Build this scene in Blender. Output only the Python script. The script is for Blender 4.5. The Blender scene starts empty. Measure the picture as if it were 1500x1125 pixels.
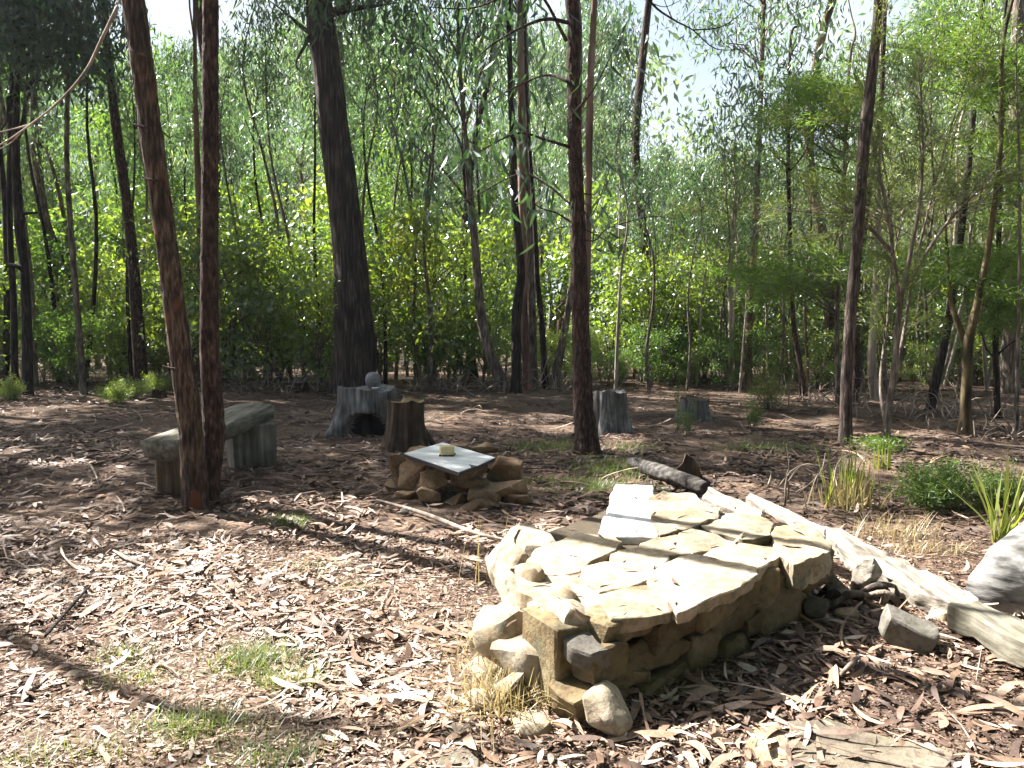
import bpy, bmesh, math, random
import numpy as np
from mathutils import Vector
R = math.radians
scn = bpy.context.scene
COL = scn.collection
rng = np.random.default_rng(7)
random.seed(7)

# ------------------------------------------------------------------ camera
F = 1177.0; HZ = 450.0; CAMH = 1.6
TH = math.atan((562.5 - HZ) / F)
CAM = np.array([0, 0, CAMH]); FW = np.array([0, math.cos(TH), -math.sin(TH)]); UP = np.array([0, math.sin(TH), math.cos(TH)])
def ray(px, py):
    return np.array([1., 0, 0]) * (px - 750) / F + UP * (562.5 - py) / F + FW
def at(px, py, d):
    r = ray(px, py); return CAM + r * (d / r[1])
def onz(px, py, z=0.0):
    r = ray(px, py); return CAM + r * ((z - CAMH) / r[2])
def to_px(p):
    q = np.asarray(p) - CAM
    w = q @ FW
    return 750 + F * q[..., 0] / w, 562.5 - F * (q @ UP) / w

SEL, SAZ = R(48), None
SH = np.array([-0.855, 0.52]); SH /= np.linalg.norm(SH)
SUN = np.array([SH[0] * math.cos(SEL), SH[1] * math.cos(SEL), math.sin(SEL)])

# ------------------------------------------------------------------ noise
def _h(i, j, k):
    n = (i * 374761393 + j * 668265263 + k * 2147483647 % 1013904223 + k * 1274126177) & 0xffffffff
    n = ((n ^ (n >> 13)) * 1274126177) & 0xffffffff
    n = n ^ (n >> 16)
    return (n & 0xffff) / 65535.0 * 2 - 1
def vnoise(p):
    p = np.asarray(p, float); i = np.floor(p).astype(np.int64); f = p - i; f = f * f * (3 - 2 * f)
    out = 0
    for a in (0, 1):
        for b in (0, 1):
            for c in (0, 1):
                w = (f[..., 0] if a else 1 - f[..., 0]) * (f[..., 1] if b else 1 - f[..., 1]) * (f[..., 2] if c else 1 - f[..., 2])
                out = out + w * _h(i[..., 0] + a, i[..., 1] + b, i[..., 2] + c)
    return out
def fbm(p, o=3):
    p = np.asarray(p, float); s = 0; a = 1.0
    for _ in range(o):
        s = s + a * vnoise(p); p = p * 2.03 + 11.7; a *= .5
    return s
def n2(x, y, s, seed=0):
    x = np.asarray(x, float); y = np.asarray(y, float)
    return vnoise(np.stack([x * s, y * s, np.full_like(x, seed + .37)], -1))
def gz(x, y):
    x = np.asarray(x, float); y = np.asarray(y, float)
    z = .045 * n2(x, y, .45, 3) + .018 * n2(x, y, 1.7, 5)
    z = z - np.clip(y - 17, 0, 40) * .05
    return z

# ------------------------------------------------------------------ scene helpers
class MB:
    def __init__(s): s.v = []; s.q = []; s.t = []; s.tq = []; s.tt = []; s.n = 0
    def add(s, v, q=None, t=None, tq=.5, tt=.5):
        v = np.asarray(v, float).reshape(-1, 3)
        if q is not None and len(q):
            q = np.asarray(q, np.int64).reshape(-1, 4); s.q.append(q + s.n); s.tq.append(np.broadcast_to(np.asarray(tq, float), (len(q),)).copy())
        if t is not None and len(t):
            t = np.asarray(t, np.int64).reshape(-1, 3); s.t.append(t + s.n); s.tt.append(np.broadcast_to(np.asarray(tt, float), (len(t),)).copy())
        s.v.append(v); s.n += len(v)
    def mesh(s, name, mat, off=(0, 0, 0), smooth=True):
        v = np.concatenate(s.v) - np.asarray(off, float)
        q = np.concatenate(s.q) if s.q else np.zeros((0, 4), int); t = np.concatenate(s.t) if s.t else np.zeros((0, 3), int)
        tint = np.concatenate(s.tq + s.tt)
        me = bpy.data.meshes.new(name)
        me.vertices.add(len(v)); me.vertices.foreach_set('co', v.astype(np.float32).ravel())
        loops = np.concatenate([q.ravel(), t.ravel()]).astype(np.int32)
        me.loops.add(len(loops)); me.loops.foreach_set('vertex_index', loops)
        me.polygons.add(len(q) + len(t))
        st = np.concatenate([np.arange(len(q)) * 4, len(q) * 4 + np.arange(len(t)) * 3]).astype(np.int32)
        me.polygons.foreach_set('loop_start', st)
        me.polygons.foreach_set('use_smooth', np.full(len(st), smooth))
        me.update(calc_edges=True); me.validate()
        if len(me.polygons) == len(tint):
            a = me.attributes.new('tint', 'FLOAT', 'FACE'); a.data.foreach_set('value', tint.astype(np.float32))
        me.materials.append(mat)
        return me
    def build(s, name, mat, parent=None, off=(0, 0, 0), smooth=True):
        return link(name, s.mesh(name, mat, off, smooth), parent)
def link(name, me, parent=None, loc=None):
    o = bpy.data.objects.new(name, me); COL.objects.link(o)
    if parent is not None: o.parent = parent
    if loc is not None: o.location = loc
    return o
def tag(o, label=None, cat=None, group=None, kind=None):
    if label: o['label'] = label
    if cat: o['category'] = cat
    if group: o['group'] = group
    if kind: o['kind'] = kind
    return o
def thing(name, label, cat, loc=(0, 0, 0), group=None):
    o = bpy.data.objects.new(name, None); COL.objects.link(o); o.location = [float(c) for c in loc]
    return tag(o, label, cat, group)
def children_of(o): return [c for c in COL.objects if c.parent == o]
def copy_tree(root, kids, loc, rz, sc, label=None, group=None, tilt=(0, 0)):
    r = root.copy(); COL.objects.link(r)
    r.location = loc; r.rotation_euler = (tilt[0], tilt[1], rz); r.scale = (sc, sc, sc) if np.isscalar(sc) else sc
    if label: r['label'] = label
    if group: r['group'] = group
    for k in kids:
        c = k.copy(); COL.objects.link(c); c.parent = r
    return r

# ------------------------------------------------------------------ materials
def nt(name):
    m = bpy.data.materials.new(name); m.use_nodes = True; t = m.node_tree; t.nodes.clear()
    return m, t, t.nodes, t.links
def ramp(N, cols, interp='LINEAR'):
    r = N.new('ShaderNodeValToRGB'); e = r.color_ramp.elements; r.color_ramp.interpolation = interp
    for i, (p, c) in enumerate(cols):
        el = e[i] if i < 2 else e.new(p)
        el.position = p; el.color = (*c, 1)
    return r
def noise(N, L, scale, detail=4, mapping=None, coord='Object', rough=.55):
    tc = N.new('ShaderNodeTexCoord'); n = N.new('ShaderNodeTexNoise'); n.inputs['Scale'].default_value = scale
    n.inputs['Detail'].default_value = detail; n.inputs['Roughness'].default_value = rough
    if mapping:
        mp = N.new('ShaderNodeMapping'); mp.inputs['Scale'].default_value = mapping
        L.new(tc.outputs[coord], mp.inputs['Vector']); L.new(mp.outputs[0], n.inputs['Vector'])
    else: L.new(tc.outputs[coord], n.inputs['Vector'])
    return n
def mixc(N, L, fac, a, b, mode='MIX'):
    m = N.new('ShaderNodeMix'); m.data_type = 'RGBA'; m.blend_type = mode
    if isinstance(fac, (int, float)): m.inputs[0].default_value = fac
    else: L.new(fac, m.inputs[0])
    for s, x in ((m.inputs[6], a), (m.inputs[7], b)):
        if isinstance(x, tuple): s.default_value = (*x, 1)
        else: L.new(x, s)
    return m.outputs[2]
def mat_leaf(name, cols, trans, rough=.45, gloss=.12, tfac=.5, var=.45):
    m, t, N, L = nt(name)
    a = N.new('ShaderNodeAttribute'); a.attribute_name = 'tint'
    oi = N.new('ShaderNodeObjectInfo')
    ad = N.new('ShaderNodeMath'); ad.operation = 'MULTIPLY_ADD'; ad.inputs[1].default_value = var; L.new(oi.outputs['Random'], ad.inputs[0]); L.new(a.outputs['Fac'], ad.inputs[2])
    sb = N.new('ShaderNodeMath'); sb.operation = 'SUBTRACT'; sb.inputs[1].default_value = var / 2; L.new(ad.outputs[0], sb.inputs[0])
    r = ramp(N, cols); L.new(sb.outputs[0], r.inputs[0])
    d = N.new('ShaderNodeBsdfDiffuse'); L.new(r.outputs[0], d.inputs[0])
    tr = N.new('ShaderNodeBsdfTranslucent'); L.new(mixc(N, L, 1.0, r.outputs[0], trans, 'MULTIPLY'), tr.inputs[0])
    mx = N.new('ShaderNodeMixShader'); mx.inputs[0].default_value = tfac; L.new(d.outputs[0], mx.inputs[1]); L.new(tr.outputs[0], mx.inputs[2])
    g = N.new('ShaderNodeBsdfGlossy'); g.inputs['Roughness'].default_value = rough; g.inputs['Color'].default_value = (.8, .85, .9, 1)
    mg = N.new('ShaderNodeMixShader'); mg.inputs[0].default_value = gloss; L.new(mx.outputs[0], mg.inputs[1]); L.new(g.outputs[0], mg.inputs[2])
    o = N.new('ShaderNodeOutputMaterial'); L.new(mg.outputs[0], o.inputs[0])
    return m
def mat_bark(name, dark, mid, light, vs=9, stretch=.12, bump=.5, patch=None, rough=.9, lichen=None):
    m, t, N, L = nt(name)
    n1 = noise(N, L, vs, 5, (1, 1, stretch)); n2_ = noise(N, L, vs * .22, 3, (1, 1, .5))
    r = ramp(N, [(.36, dark), (.52, mid), (.68, light)]); L.new(n1.outputs[0], r.inputs[0])
    c = r.outputs[0]
    r2 = ramp(N, [(.35, (.55, .55, .55)), (.7, (1.15, 1.1, 1.05))]); L.new(n2_.outputs[0], r2.inputs[0])
    c = mixc(N, L, 1.0, c, r2.outputs[0], 'MULTIPLY')
    if patch:
        n3 = noise(N, L, 3.2, 3, (1, 1, .45)); r3 = ramp(N, [(patch[1], (0, 0, 0)), (patch[1] + .04, (1, 1, 1))]); L.new(n3.outputs[0], r3.inputs[0])
        c = mixc(N, L, r3.outputs[0], c, patch[0])
    if lichen:
        n4 = noise(N, L, 5, 5); r4 = ramp(N, [(.52, (0, 0, 0)), (.62, (1, 1, 1))]); L.new(n4.outputs[0], r4.inputs[0])
        c = mixc(N, L, r4.outputs[0], c, lichen)
    p = N.new('ShaderNodeBsdfPrincipled'); p.inputs['Roughness'].default_value = rough; p.inputs['Specular IOR Level'].default_value = .25
    L.new(c, p.inputs['Base Color'])
    nb = noise(N, L, vs * 2.2, 6, (1, 1, stretch * 1.3)); b = N.new('ShaderNodeBump'); b.inputs['Strength'].default_value = bump; b.inputs['Distance'].default_value = .02
    L.new(nb.outputs[0], b.inputs['Height']); L.new(b.outputs[0], p.inputs['Normal'])
    o = N.new('ShaderNodeOutputMaterial'); L.new(p.outputs[0], o.inputs[0])
    return m
def mat_stone(name, cols, lichen, lo=.5, bump=.35, rough=.85, scale=3):
    m, t, N, L = nt(name)
    oi = N.new('ShaderNodeObjectInfo'); tc = N.new('ShaderNodeTexCoord')
    va = N.new('ShaderNodeVectorMath'); va.operation = 'MULTIPLY_ADD'; va.inputs[1].default_value = (7, 13, 5)
    L.new(oi.outputs['Random'], va.inputs[0]); L.new(tc.outputs['Object'], va.inputs[2])
    def nz(s, d, r=.6):
        n = N.new('ShaderNodeTexNoise'); n.inputs['Scale'].default_value = s; n.inputs['Detail'].default_value = d; n.inputs['Roughness'].default_value = r
        L.new(va.outputs[0], n.inputs['Vector']); return n.outputs[0]
    r = ramp(N, [(.28 + .44 * i / (len(cols) - 1), c) for i, c in enumerate(cols)]); L.new(nz(scale, 5), r.inputs[0])
    rl = ramp(N, [(lo, (0, 0, 0)), (lo + .12, (1, 1, 1))]); L.new(nz(scale * 2.3, 6, .68), rl.inputs[0])
    c = mixc(N, L, rl.outputs[0], r.outputs[0], lichen)
    rs = ramp(N, [(.38, (.5, .46, .42)), (.5, (1, 1, 1))]); L.new(nz(scale * 9, 4), rs.inputs[0])
    c = mixc(N, L, .6, c, mixc(N, L, 1.0, c, rs.outputs[0], 'MULTIPLY'))
    rv = N.new('ShaderNodeMapRange'); rv.inputs['To Min'].default_value = .72; rv.inputs['To Max'].default_value = 1.12; L.new(oi.outputs['Random'], rv.inputs[0])
    hs = N.new('ShaderNodeHueSaturation'); L.new(c, hs.inputs['Color']); L.new(rv.outputs[0], hs.inputs['Value'])
    p = N.new('ShaderNodeBsdfPrincipled'); p.inputs['Roughness'].default_value = rough; p.inputs['Specular IOR Level'].default_value = .3
    L.new(hs.outputs[0], p.inputs['Base Color'])
    b = N.new('ShaderNodeBump'); b.inputs['Strength'].default_value = bump; b.inputs['Distance'].default_value = .03
    L.new(nz(scale * 6, 8, .65), b.inputs['Height']); L.new(b.outputs[0], p.inputs['Normal'])
    o = N.new('ShaderNodeOutputMaterial'); L.new(p.outputs[0], o.inputs[0])
    return m
def mat_wood(name, dark, mid, light, axis=(1, 1, .08), scale=14, bump=.5, char=None):
    m, t, N, L = nt(name)
    n1 = noise(N, L, scale, 5, axis); r = ramp(N, [(.3, dark), (.5, mid), (.7, light)]); L.new(n1.outputs[0], r.inputs[0])
    c = r.outputs[0]
    n2_ = noise(N, L, 4, 4); r2 = ramp(N, [(.35, (.55, .55, .52)), (.65, (1.1, 1.1, 1.1))]); L.new(n2_.outputs[0], r2.inputs[0])
    c = mixc(N, L, 1.0, c, r2.outputs[0], 'MULTIPLY')
    if char:
        a = N.new('ShaderNodeAttribute'); a.attribute_name = 'tint'
        rc = ramp(N, [(.7, (0, 0, 0)), (.9, (1, 1, 1))]); L.new(a.outputs['Fac'], rc.inputs[0])
        c = mixc(N, L, rc.outputs[0], c, char)
    p = N.new('ShaderNodeBsdfPrincipled'); p.inputs['Roughness'].default_value = .85; p.inputs['Specular IOR Level'].default_value = .2
    L.new(c, p.inputs['Base Color'])
    b = N.new('ShaderNodeBump'); b.inputs['Strength'].default_value = bump; b.inputs['Distance'].default_value = .012
    L.new(n1.outputs[0], b.inputs['Height']); L.new(b.outputs[0], p.inputs['Normal'])
    o = N.new('ShaderNodeOutputMaterial'); L.new(p.outputs[0], o.inputs[0])
    return m
def mat_plain(name, c, rough=.6, var=.2, metallic=0):
    m, t, N, L = nt(name)
    n1 = noise(N, L, 9, 5); r = ramp(N, [(.35, tuple(x * (1 - var) for x in c)), (.65, tuple(x * (1 + var * .4) for x in c))]); L.new(n1.outputs[0], r.inputs[0])
    p = N.new('ShaderNodeBsdfPrincipled'); p.inputs['Roughness'].default_value = rough; p.inputs['Metallic'].default_value = metallic
    L.new(r.outputs[0], p.inputs['Base Color'])
    o = N.new('ShaderNodeOutputMaterial'); L.new(p.outputs[0], o.inputs[0])
    return m
def mat_litter(name, cols):
    m, t, N, L = nt(name)
    a = N.new('ShaderNodeAttribute'); a.attribute_name = 'tint'
    r = ramp(N, cols); L.new(a.outputs['Fac'], r.inputs[0])
    n1 = noise(N, L, 60, 3); r2 = ramp(N, [(.35, (.7, .68, .66)), (.65, (1.1, 1.1, 1.1))]); L.new(n1.outputs[0], r2.inputs[0])
    c = mixc(N, L, 1.0, r.outputs[0], r2.outputs[0], 'MULTIPLY')
    p = N.new('ShaderNodeBsdfPrincipled'); p.inputs['Roughness'].default_value = .6; p.inputs['Specular IOR Level'].default_value = .4
    L.new(c, p.inputs['Base Color'])
    o = N.new('ShaderNodeOutputMaterial'); L.new(p.outputs[0], o.inputs[0])
    return m

M = {}
M['gumleaf'] = mat_leaf('gum_leaf', [(0, (.035, .06, .03)), (.5, (.072, .115, .058)), (.85, (.13, .175, .09)), (1, (.20, .21, .12))], (1.6, 1.9, 1.0), gloss=.09, rough=.38, tfac=.55)
M['canopy'] = mat_leaf('canopy_leaf', [(0, (.02, .04, .02)), (.6, (.045, .08, .03)), (1, (.08, .11, .04))], (1.2, 1.6, .6), gloss=.08)
M['bigleaf'] = mat_leaf('hanging_leaf', [(0, (.018, .04, .026)), (.6, (.042, .08, .042)), (1, (.085, .135, .05))], (1.2, 1.5, .6), gloss=.09, rough=.38)
M['green'] = mat_leaf('green_leaf', [(0, (.03, .065, .022)), (.5, (.075, .13, .035)), (1, (.15, .205, .055))], (1.6, 1.8, .7), gloss=.04, tfac=.6)
M['shrub'] = mat_leaf('shrub_leaf', [(0, (.06, .10, .025)), (.5, (.13, .19, .04)), (1, (.22, .26, .06))], (2.1, 2.1, .7), gloss=.10, rough=.4, tfac=.6)
M['yellow'] = mat_leaf('yellow_leaf', [(0, (.10, .16, .03)), (.5, (.20, .26, .035)), (1, (.36, .34, .04))], (1.2, 1.2, .4), gloss=.05)
M['fine'] = mat_leaf('fine_leaf', [(0, (.06, .085, .03)), (.5, (.13, .16, .055)), (1, (.22, .22, .09))], (1.8, 1.9, .8), gloss=.04)
M['olive'] = mat_leaf('feathery_leaf', [(0, (.045, .08, .025)), (.5, (.10, .16, .035)), (1, (.20, .23, .05))], (1.8, 2.0, .6), gloss=.04)
M['far'] = mat_leaf('far_leaf', [(0, (.06, .09, .05)), (.5, (.12, .16, .08)), (1, (.20, .23, .13))], (1.6, 1.8, 1.0), gloss=.05)
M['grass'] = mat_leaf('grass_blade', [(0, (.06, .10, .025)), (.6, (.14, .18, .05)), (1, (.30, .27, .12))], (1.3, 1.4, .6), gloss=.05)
M['strap'] = mat_leaf('strap_blade', [(0, (.08, .13, .02)), (.5, (.17, .22, .03)), (1, (.30, .27, .06))], (1.3, 1.4, .5), gloss=.08)
M['drygrass'] = mat_leaf('dry_grass_blade', [(0, (.26, .20, .09)), (1, (.46, .38, .2))], (1, 1, .8), gloss=.05)
M['bark_red'] = mat_bark('bark_red_brown', (.014, .009, .008), (.06, .034, .027), (.15, .095, .075), 42, .3, 1.0)
M['bark_patch'] = mat_bark('bark_flaking', (.02, .013, .01), (.085, .055, .04), (.22, .16, .12), 40, .17, 1.0, patch=((.15, .055, .025), .575))
M['bark_dark'] = mat_bark('bark_dark', (.010, .008, .008), (.035, .027, .024), (.08, .06, .05), 34, .14, .8)
M['bark_big'] = mat_bark('bark_fibrous', (.012, .010, .010), (.055, .043, .037), (.15, .12, .10), 30, .06, 1.0)
M['bark_grey'] = mat_bark('bark_grey', (.07, .055, .045), (.17, .14, .115), (.32, .28, .23), 26, .2, .6)
M['bark_pale'] = mat_bark('bark_pale', (.22, .19, .16), (.40, .35, .30), (.55, .50, .44), 6, .2, .25)
M['bark_wisp'] = mat_bark('bark_grey_pale', (.09, .075, .06), (.22, .185, .15), (.38, .33, .28), 26, .2, .4)
M['bark_brown'] = mat_bark('bark_brown', (.025, .018, .016), (.085, .064, .055), (.2, .16, .135), 34, .16, .9)
M['bark_pink'] = mat_bark('bark_pinkish', (.10, .055, .04), (.22, .13, .10), (.36, .25, .20), 8, .12, .4)
M['bark_moss'] = mat_bark('bark_mossy', (.03, .022, .012), (.12, .095, .05), (.22, .18, .09), 12, .2, .6)
M['twig'] = mat_bark('dead_twig', (.16, .13, .11), (.30, .25, .21), (.45, .39, .33), 12, .3, .3)
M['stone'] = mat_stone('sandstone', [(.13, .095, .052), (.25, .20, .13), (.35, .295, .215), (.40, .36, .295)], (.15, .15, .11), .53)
M['stone_shaded'] = mat_stone('sandstone_shaded', [(.06, .042, .022), (.14, .102, .05), (.18, .142, .078), (.24, .20, .125)], (.09, .088, .055), .54, .6)  # sandstone darkened to deepen the shade on the wall face
M['stone_pit'] = mat_stone('pit_stone', [(.10, .055, .03), (.20, .125, .068), (.28, .195, .115), (.32, .255, .17)], (.17, .145, .095), .56, .45, scale=5)
M['stone_grey'] = mat_stone('grey_stone', [(.06, .056, .048), (.115, .105, .088), (.165, .15, .13)], (.115, .12, .085), .55, .4)
M['paver'] = mat_stone('paver_stone', [(.07, .055, .04), (.13, .11, .08), (.18, .155, .12)], (.12, .12, .08), .54, .5)
M['mortar'] = mat_stone('mortar', [(.05, .038, .025), (.10, .075, .045)], (.07, .06, .04), .5, .8, scale=12)
M['wood_grey'] = mat_wood('weathered_stump', (.045, .044, .042), (.165, .163, .157), (.31, .305, .295), (1, 1, .07), 24, 1.0, (.008, .007, .007))
M['wood_brown'] = mat_wood('brown_stump', (.02, .014, .01), (.075, .05, .035), (.17, .12, .085), (1, 1, .07), 18, .9, (.008, .007, .007))
M['wood_top'] = mat_wood('cut_wood', (.12, .08, .04), (.23, .16, .08), (.33, .25, .14), (1, 1, 1), 10, .4)
M['wood_bench'] = mat_wood('bench_wood', (.06, .055, .042), (.16, .15, .115), (.28, .265, .22), (1, .06, 1), 20, .9)
M['wood_leg'] = mat_wood('leg_wood', (.06, .04, .025), (.16, .115, .075), (.27, .21, .15), (1, 1, .08), 16, .6)
M['wood_leg2'] = mat_wood('grey_leg_wood', (.05, .045, .038), (.14, .13, .11), (.26, .25, .22), (1, 1, .07), 18, .8)
M['wood_white'] = mat_wood('bleached_wood', (.09, .078, .066), (.29, .26, .22), (.45, .41, .36), (1, .10, 1), 24, 1.0)
M['wood_white2'] = mat_wood('bleached_plank', (.34, .34, .35), (.50, .50, .51), (.60, .60, .61), (1, .08, 1), 14, .35)
M['wood_char'] = mat_wood('charred_wood', (.02, .018, .017), (.06, .055, .05), (.17, .155, .145), (.12, 1, 1), 22, .9)
M['silver'] = mat_wood('silver_log', (.03, .03, .028), (.19, .185, .18), (.36, .35, .345), (.45, .45, 1.5), 14, 1.0)
M['sheet'] = mat_plain('painted_sheet', (.60, .63, .64), .38, .06)
M['sheet_edge'] = mat_plain('sheet_rim', (.03, .03, .032), .5)
M['block'] = mat_plain('yellow_block', (.55, .47, .25), .8)
M['ball'] = mat_stone('grey_boulder', [(.17, .17, .18), (.26, .26, .27), (.33, .33, .34)], (.21, .22, .22), .56, .25)
M['litter'] = mat_litter('leaf_litter', [(0, (.06, .038, .028)), (.2, (.18, .115, .08)), (.4, (.28, .185, .125)), (.58, (.38, .285, .215)), (.76, (.46, .39, .33)), (.92, (.55, .505, .46)), (1, (.40, .18, .08))])
def mat_ground():
    m, t, N, L = nt('forest_floor')
    n1 = noise(N, L, 1.1, 5); r1 = ramp(N, [(.35, (.045, .032, .025)), (.5, (.10, .075, .06)), (.66, (.19, .15, .12))]); L.new(n1.outputs[0], r1.inputs[0])
    n2_ = noise(N, L, 45, 6, rough=.7); r2 = ramp(N, [(.36, (.35, .3, .27)), (.5, (.95, .92, .9)), (.64, (1.5, 1.4, 1.3))]); L.new(n2_.outputs[0], r2.inputs[0])
    c = mixc(N, L, 1.0, r1.outputs[0], r2.outputs[0], 'MULTIPLY')
    v = N.new('ShaderNodeTexVoronoi'); v.inputs['Scale'].default_value = 38; tc = N.new('ShaderNodeTexCoord'); mp = N.new('ShaderNodeMapping'); mp.inputs['Scale'].default_value = (1, 2.2, 1); mp.inputs['Rotation'].default_value = (0, 0, .5)
    L.new(tc.outputs['Object'], mp.inputs[0]); L.new(mp.outputs[0], v.inputs['Vector'])
    bw = N.new('ShaderNodeSeparateColor'); L.new(v.outputs['Color'], bw.inputs[0])
    rv = ramp(N, [(.0, (.05, .03, .02)), (.5, (.13, .085, .06)), (1, (.28, .21, .15))]); L.new(bw.outputs[0], rv.inputs[0])
    nm = noise(N, L, 2.6, 5); rm = ramp(N, [(.42, (0, 0, 0)), (.6, (1, 1, 1))]); L.new(nm.outputs[0], rm.inputs[0])
    c = mixc(N, L, rm.outputs[0], c, rv.outputs[0])
    p = N.new('ShaderNodeBsdfPrincipled'); p.inputs['Roughness'].default_value = .95; p.inputs['Specular IOR Level'].default_value = .1; L.new(c, p.inputs['Base Color'])
    b = N.new('ShaderNodeBump'); b.inputs['Strength'].default_value = .9; b.inputs['Distance'].default_value = .02
    ad = N.new('ShaderNodeMath'); ad.operation = 'ADD'; L.new(n2_.outputs[0], ad.inputs[0]); L.new(bw.outputs[1], ad.inputs[1]); L.new(ad.outputs[0], b.inputs['Height'])
    L.new(b.outputs[0], p.inputs['Normal'])
    o = N.new('ShaderNodeOutputMaterial'); L.new(p.outputs[0], o.inputs[0])
    return m
M['ground'] = mat_ground()

# ------------------------------------------------------------------ geometry helpers
def catmull(pts, k):
    pts = np.asarray(pts, float)
    if len(pts) < 3: return np.array([pts[0] + (pts[-1] - pts[0]) * t for t in np.linspace(0, 1, k + 1)])
    p = np.vstack([2 * pts[0] - pts[1], pts, 2 * pts[-1] - pts[-2]]); out = []
    for i in range(1, len(p) - 2):
        for t in np.linspace(0, 1, k, endpoint=False):
            a, b, c, d = p[i - 1], p[i], p[i + 1], p[i + 2]
            out.append(.5 * (2 * b + (c - a) * t + (2 * a - 5 * b + 4 * c - d) * t * t + (3 * b - a - 3 * c + d) * t ** 3))
    out.append(p[-2]); return np.array(out)
def tube(mb, pts, rad, n=8, k=4, amp=0., af=3., zf=4., seed=0., flare=None, tint=.5):
    """tapered tube; rows of pts are xyz, rad the radius at each"""
    cp = catmull(np.column_stack([pts, rad]), k)
    c, r = cp[:, :3], np.maximum(cp[:, 3], .0008)
    m = len(c); tg = np.gradient(c, axis=0); tg /= np.linalg.norm(tg, axis=1, keepdims=True) + 1e-9
    ref = np.array([0, 1., 0]) if abs(tg[0][1]) < .8 else np.array([1., 0, 0])
    u = ref - tg * (tg @ ref)[:, None]; u /= np.linalg.norm(u, axis=1, keepdims=True) + 1e-9
    w = np.cross(tg, u)
    th = np.arange(n) * 2 * np.pi / n
    s = np.concatenate([[0], np.cumsum(np.linalg.norm(np.diff(c, axis=0), axis=1))])
    TH_, S = np.meshgrid(th, s)
    rr = np.repeat(r[:, None], n, 1)
    if amp:
        q = np.stack([np.cos(TH_) * af, np.sin(TH_) * af, S * zf + seed * 7.3], -1)
        rr = rr * (1 + amp * fbm(q, 3))
    if flare:
        fl = np.exp(-S / flare[1]); lob = np.maximum(0, np.cos(TH_ * flare[2] + seed)) ** 2
        rr = rr * (1 + fl * flare[0] * (.35 + lob))
    v = c[:, None, :] + rr[..., None] * (np.cos(TH_)[..., None] * u[:, None, :] + np.sin(TH_)[..., None] * w[:, None, :])
    i = np.arange(m - 1)[:, None] * n; j = np.arange(n)[None, :]; j2 = (j + 1) % n
    q = np.stack([i + j, i + j2, i + n + j2, i + n + j], -1).reshape(-1, 4)
    vv = np.vstack([v.reshape(-1, 3), c[-1:], c[:1]])
    e = (m - 1) * n; t1 = np.stack([e + np.arange(n), e + (np.arange(n) + 1) % n, np.full(n, m * n)], -1)
    t0 = np.stack([(np.arange(n) + 1) % n, np.arange(n), np.full(n, m * n + 1)], -1)
    mb.add(vv, q, np.vstack([t1, t0]), tint, tint)
def unit(a): return a / (np.linalg.norm(a, axis=-1, keepdims=True) + 1e-9)
def leaves(mb, c, axis, L, W, tint, simple=True, curl=.15, rs=None):
    """c Nx3 leaf bases, axis Nx3 unit, L, W arrays"""
    rs = rs or rng
    N_ = len(c)
    if N_ == 0: return
    rnd = unit(rs.normal(size=(N_, 3))); s = unit(np.cross(axis, rnd)); n = np.cross(axis, s)
    L = np.broadcast_to(L, (N_,))[:, None]; W = np.broadcast_to(W, (N_,))[:, None]
    cu = (rs.normal(size=(N_, 1)) * curl)
    if simple:
        v = np.stack([c, c + axis * L * .42 + s * W * .5 + n * L * cu * .3, c + axis * L + n * L * cu + s * W * .2, c + axis * L * .42 - s * W * .5 + n * L * cu * .3], 1)
        q = np.arange(N_ * 4).reshape(N_, 4); mb.add(v.reshape(-1, 3), q, None, tint)
    else:
        sk = rs.normal(size=(N_, 1)) * .35
        def pt(t, wd, sg): return c + axis * L * t + n * L * cu * t * t + s * (W * wd * sg + L * sk * t * t * .5)
        v = np.stack([pt(0, 0, 0), pt(.3, .5, 1), pt(.3, .5, -1), pt(.65, .42, 1), pt(.65, .42, -1), pt(1, 0, 0)], 1)
        b = np.arange(N_)[:, None] * 6
        q = b + np.array([[1, 3, 4, 2]]); t = np.vstack([b + np.array([[0, 1, 2]]), b + np.array([[3, 5, 4]])])
        mb.add(v.reshape(-1, 3), q, t, tint, np.concatenate([tint, tint]))
def hang(N_, spread=.6, rs=None):
    rs = rs or rng
    a = rs.normal(size=(N_, 3)) * spread; a[:, 2] -= 1; return unit(a)
def blades(mb, base, Ln, W, lean, tint, rs=None, segs=3, droop=.5):
    rs = rs or rng
    N_ = len(base); az = rs.uniform(0, 2 * np.pi, N_); d = np.stack([np.cos(az), np.sin(az), np.zeros(N_)], -1); sd = np.stack([-np.sin(az), np.cos(az), np.zeros(N_)], -1)
    lean = np.abs(rs.normal(size=N_) * lean + lean * .5)[:, None]; Ln = np.broadcast_to(Ln, (N_,))[:, None]; W = np.broadcast_to(W, (N_,))[:, None]
    rows = []
    for i in range(segs + 1):
        t = i / segs
        p = base + Ln * (d * (lean * t + droop * lean * t * t) + np.array([0, 0, 1.]) * (t - droop * lean * t * t * .5))
        w = W * (1 - t ** 1.6) * .5 + .0004
        rows += [p + sd * w, p - sd * w]
    v = np.stack(rows, 1); k = 2 * (segs + 1); b = np.arange(N_)[:, None] * k
    q = np.concatenate([b + np.array([[2 * i, 2 * i + 1, 2 * i + 3, 2 * i + 2]]) for i in range(segs)])
    mb.add(v.reshape(-1, 3), q, None, np.tile(tint, segs))

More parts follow.
